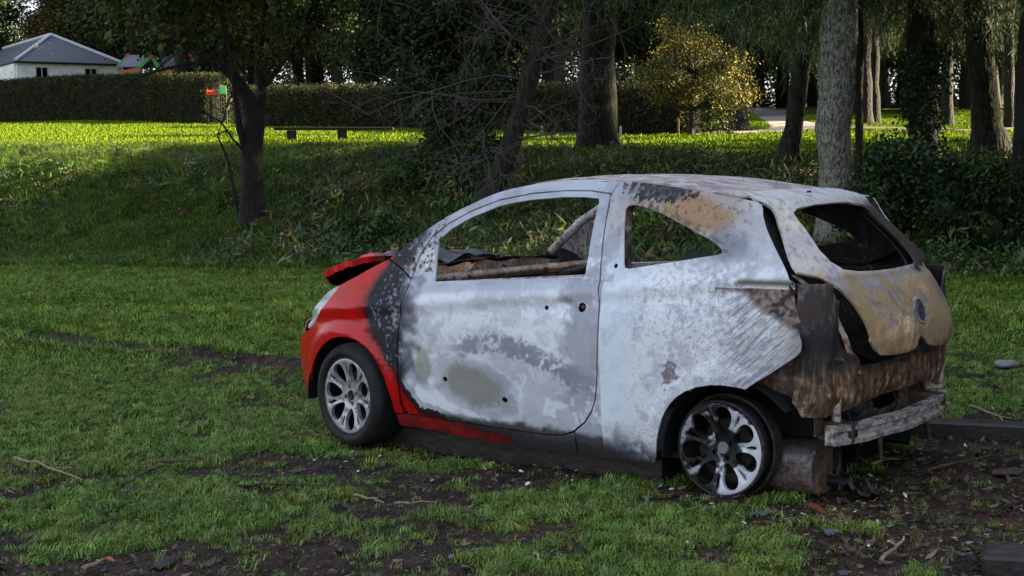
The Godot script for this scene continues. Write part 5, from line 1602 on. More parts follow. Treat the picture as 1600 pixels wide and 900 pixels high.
	# --- big trunk with a sunlit edge
	P = [Vector3(1.982, 2.127, -31.500), Vector3(2.004, 3.178, -31.500), Vector3(2.042, 4.294, -31.500), Vector3(2.093, 5.403, -31.500), Vector3(2.192, 8.836, -31.500)]
	t = tree("big_conifer", "massive dark trunk with sunlit right edge, above the car roof on the lawn", P, [0.41, 0.40, 0.38, 0.36, 0.28], bark_moss, "", 20)
	hang_conifer(t, kit[0], 4.1, 0.3)
	# --- little golden tree before the hedge end
	P = [Vector3(4.993, 2.570, -39.000), Vector3(5.002, 3.108, -39.000), Vector3(5.047, 3.713, -39.000), Vector3(5.110, 4.404, -39.000), Vector3(5.176, 5.264, -39.000)]
	t = tree("golden_tree", "small golden-leaved tree on the sunny lawn beside the hedge end", P, [0.075, 0.07, 0.06, 0.05, 0.02], bark)
	o = t.position
	bl = []
	for q in [Vector3(5.023, 4.406, -39.000), Vector3(4.498, 4.246, -39.000), Vector3(5.543, 4.220, -39.000), Vector3(4.144, 3.909, -39.000), Vector3(5.886, 3.865, -39.000), Vector3(4.684, 4.932, -39.000), Vector3(5.467, 4.912, -39.000), Vector3(5.126, 5.351, -39.000), Vector3(6.241, 4.289, -39.000), Vector3(3.979, 4.432, -39.000), Vector3(4.929, 3.976, -39.000), Vector3(5.724, 4.647, -39.000), Vector3(6.500, 4.109, -39.000), Vector3(5.304, 5.605, -39.000), Vector3(4.332, 4.682, -39.000), Vector3(4.693, 5.448, -39.000), Vector3(5.560, 5.341, -39.000), Vector3(5.981, 4.382, -39.000), Vector3(3.800, 4.177, -39.000), Vector3(5.186, 3.710, -39.000), Vector3(6.146, 3.772, -39.000), Vector3(4.578, 3.812, -39.000)]:
		bl.append([q + Vector3(0, 0, r.randf_range(-0.8, 0.8)) - o + Vector3(r.randfn(), r.randfn(), r.randfn()) * 0.22, Vector3(0.42, 0.34, 0.5) * r.randf_range(0.5, 1.5)])
	mb = MB.new()
	limbs_to(mb, bl, [Vector3(0, 0.4, 0), Vector3(0.02, 0.7, 0), Vector3(0.05, 1.2, 0), Vector3(0.1, 1.7, 0)], 0.045, 51)
	put("limbs", one(mb, bark), t)
	foliage(t, spread(1300, bl, 0.72, GOLD + [Color(0.06, 0.055, 0.018), Color(0.07, 0.075, 0.02)], 52, "leaf", 0.28), mats["leaf"])
	# --- trunks to the right
	t = tree("lawn_conifer", "stout dark trunk by the gravel path, right of the golden tree", [Vector3(7.207, 2.903, -45.200), Vector3(7.223, 4.049, -45.200), Vector3(7.263, 5.450, -45.200), Vector3(7.347, 10.009, -45.200)], [0.36, 0.33, 0.31, 0.25], bark_backlit, "", 14)
	hang_conifer(t, kit_short, 3.9, 1.0)
	t = tree("slanting_conifer", "slender trunk slanting right on the bank top, left of the pale trunk", [Vector3(5.301, 1.628, -27.000), Vector3(5.394, 2.349, -27.000), Vector3(5.499, 3.067, -27.000), Vector3(5.591, 3.782, -27.000), Vector3(5.697, 4.732, -27.000), Vector3(5.987, 7.319, -27.000)], [0.19, 0.18, 0.175, 0.165, 0.155, 0.10], bark_moss)
	hang_conifer(t, kit[1], 4.1, 2.1, 0.85)
	t = tree("pale_tree", "pale rough-barked trunk standing close behind the car roof", [Vector3(5.087, 0.246, -22.300), Vector3(5.095, 1.169, -22.300), Vector3(5.114, 2.165, -22.300), Vector3(5.153, 3.154, -22.300), Vector3(5.202, 4.137, -22.300), Vector3(5.276, 7.050, -22.300)], [0.275, 0.27, 0.275, 0.28, 0.27, 0.2], bark_pale, "", 20)
	hang_conifer(t, kit[2], 4.3, 0.5, 0.95)
	t = tree("thin_tree", "thin black trunk just right of the pale trunk", [Vector3(6.074, 0.802, -24.700), Vector3(6.085, 2.238, -24.700), Vector3(6.073, 3.554, -24.700), Vector3(6.093, 6.046, -24.700)], [0.075, 0.07, 0.065, 0.05], bark_backlit)
	hang_conifer(t, kit[2], 4.8, 0.1, 0.55)
	t = tree("ivy_conifer", "dark ivy-covered trunk rising out of the big shrub at right", [Vector3(6.736, 0.809, -23.300), Vector3(6.750, 1.748, -23.300), Vector3(6.765, 2.682, -23.300), Vector3(6.780, 3.610, -23.300), Vector3(6.826, 6.768, -23.300)], [0.25, 0.245, 0.24, 0.235, 0.18], bark_backlit)
	o = t.position
	var ivy2 := []
	for k in 20: ivy2.append([Vector3(0.02, 0.2 + k * 0.13, 0.02), Vector3(0.36, 0.3, 0.36)])
	foliage(t, spread(420, ivy2, 0.7, [DARK[0], DARK[2]], 61, "ivy", 0.4), mats["gloss"], Vector3.ZERO, 0.0, "ivy")
	hang_conifer(t, kit[0], 4.0, 3.3, 0.95)
	t = tree("buttressed_conifer", "broad dark trunk with flared foot at the lawn edge, far right", [Vector3(8.836, 1.645, -26.200), Vector3(8.766, 2.231, -26.200), Vector3(8.697, 3.048, -26.200), Vector3(8.652, 3.861, -26.200), Vector3(8.618, 4.555, -26.200), Vector3(8.531, 7.416, -26.200)], [0.33, 0.29, 0.26, 0.25, 0.24, 0.2], bark_moss, "", 18)
	hang_conifer(t, kit[1], 3.7, 4.0, 0.95)
	t = tree("edge_tree", "dark trunk at the right edge, at the foot of the bank", [Vector3(7.666, 0.392, -21.500), Vector3(7.695, 1.106, -21.500), Vector3(7.762, 2.065, -21.500), Vector3(7.819, 3.019, -21.500), Vector3(7.895, 3.966, -21.500), Vector3(8.045, 6.308, -21.500)], [0.17, 0.165, 0.16, 0.155, 0.15, 0.1], bark_backlit)
	hang_conifer(t, kit[0], 4.2, 5.0, 0.85)
	for q in [[Vector3(12.974, 3.245, -52.000), 0.27, "left of two dark trunks by the path, seen past the pale trunk"], [Vector3(13.837, 3.404, -54.000), 0.22, "right of two dark trunks by the path, seen past the pale trunk"], [Vector3(15.364, 3.034, -50.000), 0.2, "dark trunk between the ivy-covered and the flared trunks"], [Vector3(16.133, 2.544, -46.000), 0.17, "slim dark trunk right of the flared trunk, across the lawn"]]:
		var b: Vector3 = q[0]
		t = tree("far_conifer", q[2], [b, b + Vector3(0, 3, 0), b + Vector3(0.1, 8, 0)], [q[1], q[1] * 0.9, q[1] * 0.6], bark_backlit, "conifers beyond the lawn", 10)
		hang_conifer(t, kit_short, 3.7, r.randf() * TAU, 1.2)

	# --- big shrub at right
	shrub(Vector3(6.182, -0.011, -21.400), 1.15, 71, "large dark leafy shrub under the trees at right", 1300, "broad", [DARK[0], DARK[1], Color(0.035, 0.07, 0.035)], Vector3(1.0, 1.35, 0.8))
	shrub(Vector3(6.880, 0.017, -20.600), 0.8, 72, "low dark shrub at the bank foot near the right edge", 600, "broad", [DARK[0], DARK[2]], Vector3(1.2, 0.6, 0.8))
	for q in [[Vector3(6.197, 0.003, -19.900), 1563], [Vector3(6.402, -0.007, -19.700), 1593], [Vector3(6.645, -0.019, -19.500), 1628], [Vector3(6.109, 0.015, -20.200), 1543]]:
		shrub(q[0], 0.22, q[1], "nettle clump at the field edge behind the tailgate", 60, "ivy", [Color(0.06, 0.12, 0.03), Color(0.05, 0.10, 0.03)], Vector3(0.8, 1.2, 0.8), "nettles at the field edge")

	# --- woods behind: copies of four kinds
	var kinds := []
	for k in 4:
		var col: Array = [DARK, DARK, AUTUMN, [DARK[0], AUTUMN[1], DARK[1]]][k]
		var b := [Vector3(0, 0, 0), Vector3(0.1, 2.5, 0.05), Vector3(-0.1, 5.0, 0.1), Vector3(0.1, 8.0, 0), Vector3(0, 11, 0)]
		var tr := Node3D.new()
		tr.name = "tmp"
		mb = MB.new()
		var rd := [0.34, 0.28, 0.24, 0.17, 0.06]
		rd[0] = 0.4
		mb.tube(b, rd, 9, false, 1.0, tw, 0.2)
		mb.smooth()
		put("trunk", one(mb, bark), tr)
		var bs := blobs_in(80 + k, 26, Vector3(0, 8.0, 0), Vector3(3.6, 5.0, 3.6), 1.25)
		mb = MB.new()
		limbs_to(mb, bs, axis_of(b), 0.09, 90 + k)
		put("limbs", one(mb, bark), tr)
		foliage(tr, spread(2600, bs, 1.0, col, 84 + k, "far", 0.3), mats["leaf"])
		kinds.append(tr)
	var words := ["dark evergreen tree in the wood behind the hedge", "dark evergreen tree in the wood behind the hedge", "autumn-brown tree in the wood behind the hedge", "olive green tree in the wood behind the hedge"]
	r.seed = 23
	var used := []
	for i in 1500:
		if used.size() >= 100: break
		var d := r.randf_range(66.0, 118.0)
		var x := r.randf_range(-0.47, 0.47) * d if i % 3 > 0 else r.randf_range(0.16, 0.46) * d
		var ok := true
		var bearing := x / d
		if bearing > 0.140 and bearing < 0.221 and d < 98.0: continue       # the path and its gap of sky
		if bearing < -0.243 and d < 96.0: continue                          # the house and playground stand here
		for u in used:
			if Vector2(x, d).distance_to(u) < 3.4: ok = false
		if not ok: continue
		used.append(Vector2(x, d))
		var k := r.randi() % 4
		if bearing > 0.045 and k == 2: k = 0
		if bearing < -0.144 and r.randf() < 0.35: k = 2
		var c: Node3D = kinds[k].duplicate()
		c.name = numbered(["evergreen_tree", "evergreen_tree", "autumn_tree", "olive_tree"][k])
		add_child(c)
		c.position = Vector3(x, land(x, -d) - 0.1, -d)
		c.rotation.y = r.randf() * TAU
		c.scale = Vector3.ONE * r.randf_range(0.9, 1.35)
		var zone := "white house"
		for zw in [[-0.272, "two playhouses"], [-0.221, "forked tree"], [-0.167, "plank bench"], [-0.081, "ivy-clad thicket"], [0.000, "leaning bare tree"], [0.045, "massive trunk"], [0.090, "golden tree"], [0.176, "gravel path"], [0.221, "pale trunk"], [0.270, "ivy-covered trunk"], [0.315, "flared trunk at far right"]]:
			if bearing > zw[0]: zone = zw[1]
		var far_word := "nearer" if d < 82.0 else ("middle" if d < 100.0 else "farthest")
		tag(c, "%s in the %s wood rows behind the %s" % [["dark evergreen tree", "dark evergreen tree", "autumn-brown tree", "olive green tree"][k], far_word, zone], "tree", "trees of the wood behind the lawn")
	# --- tall conifers outside the frame on the right, whose shade covers the field
	for q in SHADERS:
		t = tree("shade_conifer", "tall conifer of the belt beyond the right edge that shades the field", [Vector3(q[0], 0, q[1]), Vector3(q[0], 5, q[1]), Vector3(q[0] + 0.2, 16, q[1])], [0.35, 0.28, 0.08], bark, "conifers of the belt at right", 10)
		hang_conifer(t, kit[r.randi() % 3], 1.8, r.randf() * TAU, 1.45)
	for q in [[14.5, -27.5], [19.5, -29.0], [24.0, -33.0]]:  # unseen trees added to shade the bank; raised crowns let sun reach the lawn
		t = tree("bank_shade_conifer", "unseen bare-stemmed conifer added beyond the right edge to shade the bank", [Vector3(q[0], 0, q[1]), Vector3(q[0], 8, q[1]), Vector3(q[0] + 0.2, 18, q[1])], [0.38, 0.3, 0.1], bark, "unseen conifers added to shade the bank", 10)
		hang_conifer(t, kit_low, 7.6, r.randf() * TAU, 1.15)
	for q in [[18.0, -32.5], [19.0, -36.0], [22.0, -34.5]]:  # taller stems added out of view, shading the left part of the bank
		t = tree("bank_shade_conifer", "very tall bare-stemmed pine added out of view to shade the bank", [Vector3(q[0], 0, q[1]), Vector3(q[0], 12, q[1]), Vector3(q[0] + 0.2, 25, q[1])], [0.42, 0.34, 0.1], bark, "unseen conifers added to shade the bank", 10)
		hang_conifer(t, kit_low, 12.2, r.randf() * TAU, 1.1)
	# --- the far edge of the wood, one mass
	r.seed = 88
	var wx := []
	var wc := []
	for i in 13000:
		var x := r.randf_range(-62.0, 66.0)
		var d := r.randf_range(122.0, 134.0)
		var top := 8.5 + 4.0 * tw.get_noise_1d(x * 0.12) + 2.0 * tw.get_noise_1d(x * 0.5)
		var y := r.randf_range(-0.2, maxf(top, 0.5))
		if tw.get_noise_2d(x * 0.35, y * 0.5 + 40.0) > 0.4: continue
		wx.append(turned(r, Vector3(x, land(x, -d) + y, -d), r.randf_range(1.0, 2.2), 0.6))
		wc.append(shade(r, [Color(0.045, 0.065, 0.022), Color(0.06, 0.07, 0.025), Color(0.035, 0.05, 0.02)][r.randi() % 3], 0.35))
	var fw := put("far_wood", joined("far", wx, wc, mats["leaf"]))
	tag(fw, "far edge of the wood reading as one leafy mass", "", "", "stuff")
	for k in kinds: k.free()

const SHADERS := [[10.5, -3.5], [11.5, -8.0], [13.5, -12.0], [12.0, -16.5], [15.5, -19.5], [16.5, -6.0], [17.5, -13.5], [19.5, -18.0], [14.5, -15.0], [17.5, -17.0], [13.0, -20.0], [14.0, 1.0], [22.0, -9.5], [20.0, -23.5], [24.0, -15.0]]

func shrub(p: Vector3, s: float, seed_: int, label: String, n: int, kind: String, col: Array, shape := Vector3.ONE, group := "") -> void:
	var g := Vector3(p.x, land(p.x, p.z), p.z)
	var t := thing("shrub" if group == "" else "nettle_clump", label, "shrub" if group == "" else "nettles", g, group)
	var bs := blobs_in(seed_, 10, Vector3(0, s * shape.y * 0.75, 0), Vector3(s, s * 0.7, s) * shape, s * 0.36)
	var mb := MB.new()
	limbs_to(mb, bs, [Vector3.ZERO, Vector3(0.02, s * 0.2, 0.02)], 0.018, seed_)
	put("stems", one(mb, bark), t)
	foliage(t, spread(n, bs, 0.8 if s > 0.4 else 0.5, col, seed_ + 3, kind, 0.4), mats["gloss"], Vector3.ZERO, 0.0, "leaves")

func make_hedges() -> void:
	var r := RandomNumberGenerator.new()
	for q in [[Vector2(-33.0, -79.0), Vector2(-11.9, -61.9), 2.15, "long clipped dark hedge in front of the white house", 81], [Vector2(-10.2, -55.6), Vector2(6.3, -41.4), 1.55, "clipped dark hedge running behind the bench to the golden tree", 82]]:
		var a: Vector2 = q[0]
		var b: Vector2 = q[1]
		var dir := (b - a).normalized()
		var nrm := Vector2(-dir.y, dir.x)
		var len_ := a.distance_to(b)
		var t := thing("hedge", q[3], "hedge", Vector3(a.x, land(a.x, a.y), a.y), "clipped hedges along the lawn")
		var mb := MB.new()
		var n := int(len_ / 1.0)
		var hgt: float = q[2]
		for k in range(1, n - 1):
			var m := a.lerp(b, (k + 0.5) / n)
			var y := land(m.x, m.y)
			mb.box(Vector3(m.x, y + hgt * 0.48, m.y) - t.position, Vector3(len_ / n * 1.02, hgt * 0.9 + 0.004 * (k % 2), 0.62 + 0.006 * (k % 2)), Basis(Vector3.UP, -dir.angle()), 0.05)
		put("twig_core", one(mb, mat(Color(0.12, 0.12, 0.08), 0.95)), t)
		r.seed = q[4]
		var xf := []
		var cl := []
		for i in int(len_ * 380):
			var m := a.lerp(b, r.randf())
			var y := r.randf()
			var s := 0.5
			var off := 0.45 + r.randf() * 0.08
			if r.randf() < 0.22: y = 1.0; off = r.randf_range(-0.5, 0.5)
			elif r.randf() < 0.12: off = -off
			if i % 14 == 0:
				m = (a if r.randf() < 0.5 else b) + dir * r.randfn() * 0.12; off = r.randf_range(-0.45, 0.45)
			off += 0.10 * lump.get_noise_2d(m.x * 3.0, y * 4.0)
			var side := nrm if nrm.y > 0 else -nrm
			var p := m + side * off
			xf.append(turned(r, Vector3(p.x, land(m.x, m.y) + y * hgt * (1.0 + 0.02 * lump.get_noise_1d(m.x * 4.0)) - 0.03, p.y) - t.position, r.randf_range(0.35, 0.75), 1.2))
			cl.append(shade(r, Color(0.028, 0.034, 0.011) if r.randf() < 0.85 else Color(0.06, 0.045, 0.015), 0.45))
		put("leaves", joined("ivy", xf, cl, mats["leaf"]), t)

func make_house() -> void:
	var t := thing("house", "low white house with a grey slate hipped roof behind the hedge", "house", Vector3(-30.5, 6.0, -85.0))
	var o := t.position
	var white := mat(Color(0.92, 0.92, 0.91), 0.8, 0.0, tile(128, 601, 0.02, 0.1, 0.4, [[0.3, Color(0.86, 0.86, 0.84)], [0.6, Color(1, 1, 1)]]), 0.6)
	var slate := mat(Color.WHITE, 0.55, 0.0, tile(256, 605, 0.03, 0.12, 0.5, [[0.3, Color(0.17, 0.17, 0.20)], [0.5, Color(0.24, 0.24, 0.28)], [0.7, Color(0.33, 0.33, 0.36)]]), 0.9)
	# corner nearest the viewer, right end, far ends; a plan that is a turned rectangle
	var c0 := Vector3(-28.708, 9.553, -84.000)
	var c1 := Vector3(-23.353, 9.345, -88.000)
	var eave := (c0.y + c1.y) * 0.5
	var e1 := (c1 - c0); e1.y = 0
	var w := e1.length()
	e1 = e1.normalized()
	var e2 := Vector3(e1.z, 0, -e1.x)
	var q0 := Vector3(c0.x, eave, c0.z)
	var deep := 16.0
	var pts := [q0, q0 + e1 * w, q0 + e1 * w + e2 * deep, q0 + e2 * deep]
	var inset := 0.35
	var mb := MB.new()
	for k in 4:
		var a: Vector3 = pts[k]
		var b: Vector3 = pts[(k + 1) % 4]
		var mid: Vector3 = (pts[0] + pts[2]) * 0.5
		var ain := a + (mid - a).normalized() * inset
		var bin := b + (mid - b).normalized() * inset
		var m: Vector3 = (ain + bin) * 0.5 + Vector3(0, -1.35, 0) - o
		var d: Vector3 = (bin - ain)
		mb.box(m, Vector3(d.length(), 2.7, 0.25), Basis(Vector3.UP, -atan2(d.z, d.x)), 0.0)
	put("wall", one(mb, white), t)
	var apex := Vector3(-28.723, 11.411, -89.000)
	var rise := apex.y - eave
	var r0 := q0 + e1 * w * 0.5 + e2 * w * 0.5 + Vector3(0, rise, 0)
	var r1 := q0 + e1 * w * 0.5 + e2 * (deep - w * 0.5) + Vector3(0, rise, 0)
	mb = MB.new()
	mb.flat_tri(pts[0] - o, pts[1] - o, r0 - o, Vector3(0, 1, 0.5))
	mb.flat_quad(pts[1] - o, pts[2] - o, r1 - o, r0 - o, Vector3(1, 1, 0))
	mb.flat_tri(pts[2] - o, pts[3] - o, r1 - o, Vector3(0, 1, -0.5))
	mb.flat_quad(pts[3] - o, pts[0] - o, r0 - o, r1 - o, Vector3(-1, 1, 0))
	mb.flat_quad(pts[0] - o, pts[1] - o, pts[2] - o, pts[3] - o, Vector3.DOWN)
	var rf := put("roof", one(mb, slate), t)
	mb = MB.new()
	for e in [[pts[0], r0], [pts[1], r0], [r0, r1]]:
		mb.tube([e[0] - o + Vector3(0, 0.02, 0), e[1] - o + Vector3(0, 0.02, 0)], [0.12, 0.12], 6)
	put("ridge_tiles", one(mb, mat(Color(0.72, 0.72, 0.74), 0.8)), rf)
	mb = MB.new()
	for k in 4: mb.tube([pts[k] - o + Vector3(0, -0.05, 0), pts[(k + 1) % 4] - o + Vector3(0, -0.05, 0)], [0.07, 0.07], 6)
	put("gutter", one(mb, mat(Color(0.08, 0.08, 0.09), 0.5)), rf)
	for k in [0.235, 0.68]:
		var m: Vector3 = pts[0] + e1 * w * k
		m = m + e2 * (inset * 0.62) - e2 * 0.02
		m.y = eave - 0.62
		var bs := Basis(Vector3.UP, -atan2(e1.z, e1.x))
		mb = MB.new()
		for s in [[-0.36, 0, 0.06, 0.62], [0.36, 0, 0.06, 0.62], [0.0, 0, 0.05, 0.62]]: mb.box(m + bs * Vector3(s[0], s[1], 0.0) - o, Vector3(s[2], s[3], 0.1), bs)
		for s in [-0.31, 0.31]: mb.box(m + Vector3(0, s, 0) - o, Vector3(0.72, 0.06, 0.095), bs)
		var wn := put("window", one(mb, mat(Color(0.75, 0.75, 0.74), 0.6)), t)
		mb = MB.new()
		mb.box(m - o - e2 * 0.0, Vector3(0.70, 0.60, 0.07), bs)
		put("pane", one(mb, mat(Color(0.05, 0.055, 0.06), 0.08)), wn)

func playhouse(foot: Vector3, gables: Array, label: String) -> void:
	var t := thing("playhouse", label, "playhouse", foot, "wooden playhouses behind the hedge")
	t.position.y = land(t.position.x, t.position.z)
	var o := t.position
	var green := mat(Color(0.25, 0.62, 0.30), 0.6)
	var orange := mat(Color(0.80, 0.25, 0.10), 0.6)
	var timber := mat(Color(0.52, 0.34, 0.20), 0.8)
	var grey_m := mat(Color(0.45, 0.46, 0.50), 0.7, 0.0, tile(64, 611, 0.06, 0.2, 0.5, [[0.3, Color(0.6, 0.6, 0.62)], [0.6, Color(1, 1, 1)]]), 2.0)
	var ends := []
	for e in gables:
		var ap: Vector3 = e[0]
		var l: Vector3 = e[1]
		var rr: Vector3 = e[2]
		ends.append([ap, l, rr])
		for s in [l, rr]:
			var d: Vector3 = s - ap
			var mb := MB.new()
			mb.box((ap + s) * 0.5 - o, Vector3(d.length() + 0.1, 0.20, 0.05), Basis(Vector3.BACK, atan2(d.y, d.x)), 0.01)
			put("gable_board", one(mb, green), t)
			mb = MB.new()
			var ft := Vector3(s.x + (0.06 if s == l else -0.06), 0, s.z)
			ft.y = land(ft.x, ft.z)
			mb.box(Vector3(ft.x, (ft.y + s.y) * 0.5, ft.z) - o, Vector3(0.13, s.y - ft.y, 0.12), Basis.IDENTITY, 0.01)
			put("post", one(mb, timber), t)
		var fm := MB.new()
		fm.box(ap + Vector3(0, -0.02, 0.05) - o, Vector3(0.24, 0.24, 0.05), Basis(Vector3.BACK, PI / 4), 0.01)
		put("finial", one(fm, orange), t)
	var mb2 := MB.new()
	for k in [1, 2]:
		mb2.flat_quad(ends[0][0] - o + Vector3(0, 0.04, 0), ends[1][0] - o + Vector3(0, 0.04, 0), ends[1][k] - o + Vector3(0, 0.04, 0), ends[0][k] - o + Vector3(0, 0.04, 0), Vector3.UP)
	for k in [1, 2]:
		mb2.flat_quad(ends[0][0] - o, ends[1][0] - o, ends[1][k] - o, ends[0][k] - o, Vector3.DOWN)
	put("roof", one(mb2, grey_m), t)
	var pb := MB.new()
	var a0: Vector3 = ends[0][1]
	var a1: Vector3 = ends[1][1]
	var dd := a1 - a0
	pb.box((a0 + a1) * 0.5 + Vector3(0, -0.6, 0) - o, Vector3(0.06, 1.0, Vector2(dd.x, dd.z).length()), Basis(Vector3.UP, atan2(dd.x, dd.z)), 0.01)
	put("side_panel", one(pb, timber), t)

func make_small() -> void:
	playhouse(Vector3(-17.876, 7.389, -72.000), [[Vector3(-17.833, 8.375, -72.000), Vector3(-18.404, 7.816, -72.000), Vector3(-17.380, 7.727, -72.000)], [Vector3(-19.344, 8.558, -73.600), Vector3(-19.928, 7.987, -73.600), Vector3(-18.881, 7.896, -73.600)]], "left playhouse with green gables and orange finial, nearer the white house")
	playhouse(Vector3(-15.697, 7.257, -71.000), [[Vector3(-15.656, 8.229, -71.000), Vector3(-16.218, 7.678, -71.000), Vector3(-15.208, 7.590, -71.000)], [Vector3(-17.044, 8.410, -72.600), Vector3(-17.619, 7.846, -72.600), Vector3(-16.586, 7.756, -72.600)]], "right playhouse with green gables and orange finial, nearer the forked tree")
	# --- play panels in the hedge gap
	for q in [[Vector3(-12.487, 5.642, -60.500), 0.42, 0.22, Color(0.75, 0.20, 0.09), "bright orange play panel at the end of the long hedge"], [Vector3(-11.997, 5.737, -60.500), 0.30, 0.34, Color(0.16, 0.42, 0.22), "green play panel beside the orange one in the hedge gap"]]:
		var c: Vector3 = q[0]
		var t := thing("play_panel", q[4], "play panel", Vector3(c.x, land(c.x, c.z), c.z))
		var mb := MB.new()
		mb.box(Vector3(0, c.y - t.position.y, 0), Vector3(q[1], q[2], 0.06), Basis(Vector3.UP, 0.3), 0.02)
		put("board", one(mb, mat(q[3], 0.5)), t)
		for s in [-0.4, 0.4]:
			mb = MB.new()
			mb.box(Vector3(s * q[1], (c.y - t.position.y) * 0.5 + 0.15, -0.05), Vector3(0.045, c.y - t.position.y + 0.1, 0.045), Basis.IDENTITY, 0.01)
			put("post", one(mb, mat(Color(0.16, 0.17, 0.16), 0.6)), t)
	var fb := Vector3(-10.898, 4.409, -58.000)
	var fl := thing("flag_pole", "leaning red and white striped pennant on a thin pole in the hedge gap", "flag", Vector3(fb.x, land(fb.x, fb.z), fb.z))
	var fo := fl.position
	var mb := MB.new()
	mb.tube([Vector3.ZERO, Vector3(-11.032, 5.623, -58.000) - fo], [0.03, 0.025], 6)
	put("pole", one(mb, mat(Color(0.70, 0.71, 0.72), 0.5)), fl)
	for q in [[Vector3(-11.025, 5.308, -57.900), Vector3(-10.789, 4.736, -57.900), 0.11, Color(0.62, 0.10, 0.10)], [Vector3(-10.924, 5.254, -57.900), Vector3(-10.687, 4.682, -57.900), 0.05, Color(0.85, 0.85, 0.86)], [Vector3(-10.821, 5.225, -57.900), Vector3(-10.585, 4.654, -57.900), 0.09, Color(0.62, 0.10, 0.10)]]:
		mb = MB.new()
		var a: Vector3 = q[0] - fo
		var b: Vector3 = q[1] - fo
		mb.box((a + b) * 0.5, Vector3(a.distance_to(b), q[2] * 1.6, 0.012), Basis(Vector3.BACK, atan2(b.y - a.y, b.x - a.x)))
		put("stripe", one(mb, mat(q[3], 0.7)), fl)
	# --- plank bench on two stub posts
	var b1 := Vector3(-5.631, 2.681, -37.300)
	var b2 := Vector3(-4.317, 2.645, -37.200)
	var be := thing("bench", "long dark plank bench on two stub posts at the lawn edge", "bench", Vector3((b1.x + b2.x) / 2, land((b1.x + b2.x) / 2, -37.2), -37.2))
	var bo := be.position
	var wood := mat(Color.WHITE, 0.85, 0.0, tile(128, 621, 0.02, 0.1, 0.5, [[0.3, Color(0.09, 0.075, 0.065)], [0.6, Color(0.17, 0.14, 0.12)]]), 1.5)
	for b in [b1, b2]:
		mb = MB.new()
		mb.box(Vector3(b.x - bo.x, 0.08 + land(b.x, b.z) - bo.y, 0), Vector3(0.22, 0.36, 0.26), Basis.IDENTITY, 0.015)
		put("post", one(mb, wood), be)
	mb = MB.new()
	mb.box(Vector3(0.45, 0.30, 0), Vector3(3.1, 0.07, 0.36), Basis(Vector3.BACK, -0.025), 0.01)
	put("seat_plank", one(mb, wood), be)
	# --- marker posts
	for q in [[Vector3(1.054, 3.005, -44.300), 0.219, 0.035, Color(0.72, 0.72, 0.66), "white marker post between the leaning tree and the massive trunk"], [Vector3(3.342, 2.839, -42.400), 0.229, 0.035, Color(0.75, 0.75, 0.70), "white marker post just right of the massive trunk"], [Vector3(4.799, 2.654, -40.300), 0.508, 0.03, Color(0.42, 0.33, 0.14), "tall yellowish marker post left of the golden tree"], [Vector3(6.114, 2.836, -43.200), 0.214, 0.03, Color(0.72, 0.72, 0.68), "white marker post right of the golden tree"], [Vector3(-12.546, 4.392, -62.000), 0.279, 0.04, Color(0.75, 0.75, 0.72), "white marker post at the end of the long hedge"]]:
		var p: Vector3 = q[0]
		var g := land(p.x, p.z)
		var hh: float = q[1] + (p.y - g)
		var t := thing("marker_post", q[4], "post", Vector3(p.x, g, p.z), "marker posts on the lawn")
		mb = MB.new()
		mb.box(Vector3(0, hh * 0.5 - 0.03, 0), Vector3(q[2] * 2, hh + 0.06, q[2] * 2), Basis.IDENTITY, 0.01)
		put("shaft", one(mb, mat(q[3], 0.8)), t)
		mb = MB.new()
		mb.box(Vector3(0, hh + 0.01, 0), Vector3(q[2] * 1.4, 0.025, q[2] * 1.4), Basis.IDENTITY, 0.008)
		put("cap", one(mb, mat(q[3].darkened(0.1), 0.8)), t)
	# --- timber edging beams
	var beam_tex := tile(256, 631, 0.02, 0.09, 0.5, [[0.28, Color(0.07, 0.055, 0.05)], [0.5, Color(0.14, 0.11, 0.10)], [0.66, Color(0.22, 0.18, 0.16)], [0.8, Color(0.10, 0.11, 0.08)]])
	var beam_m := mat(Color.WHITE, 0.5, 0.0, beam_tex, 1.6)
	relief(beam_m, grey(256, 635, 0.05), 0.25)
	for q in [[Vector3(-0.69, 0, -7.78), Vector3(0.72, 0, -6.56), 0.17, 0.125, "dark wet timber beam lying along under the car sill"], [Vector3(2.10, 0, -7.58), Vector3(4.6, 0, -6.35), 0.15, 0.10, "dark timber beam on the mud behind the car, running out at right"], [Vector3(1.63, 0, -4.92), Vector3(3.4, 0, -4.30), 0.22, 0.085, "dark timber beam end in the bottom right corner"]]:
		var mid: Vector3 = (q[0] + q[1]) * 0.5
		var t := thing("timber_beam", q[4], "beam", Vector3(mid.x, 0, mid.z), "timber edging beams on the ground")
		var d: Vector3 = q[1] - q[0]
		mb = MB.new()
		var bs := Basis(Vector3.UP, -atan2(d.z, d.x))
		mb.box(Vector3(0, q[3] * 0.5 - 0.02, 0), Vector3(d.length(), q[3] + 0.02, q[2]), bs, 0.012)
		put("timber", one(mb, beam_m), t)
		for k in 3:
			mb = MB.new()
			mb.lathe(bs * Vector3((k - 1) * d.length() * 0.36, 0, 0.02) + Vector3(0, q[3] - 0.011, 0), [Vector2(0.012, 0.0), Vector2(0.010, 0.006), Vector2(0, 0.007)], 8, Basis(Vector3.RIGHT, -PI / 2))
			put("spike_head", one(mb, mat(Color(0.12, 0.07, 0.05), 0.7, 0.5)), t)
	make_muffler()
	make_litter()

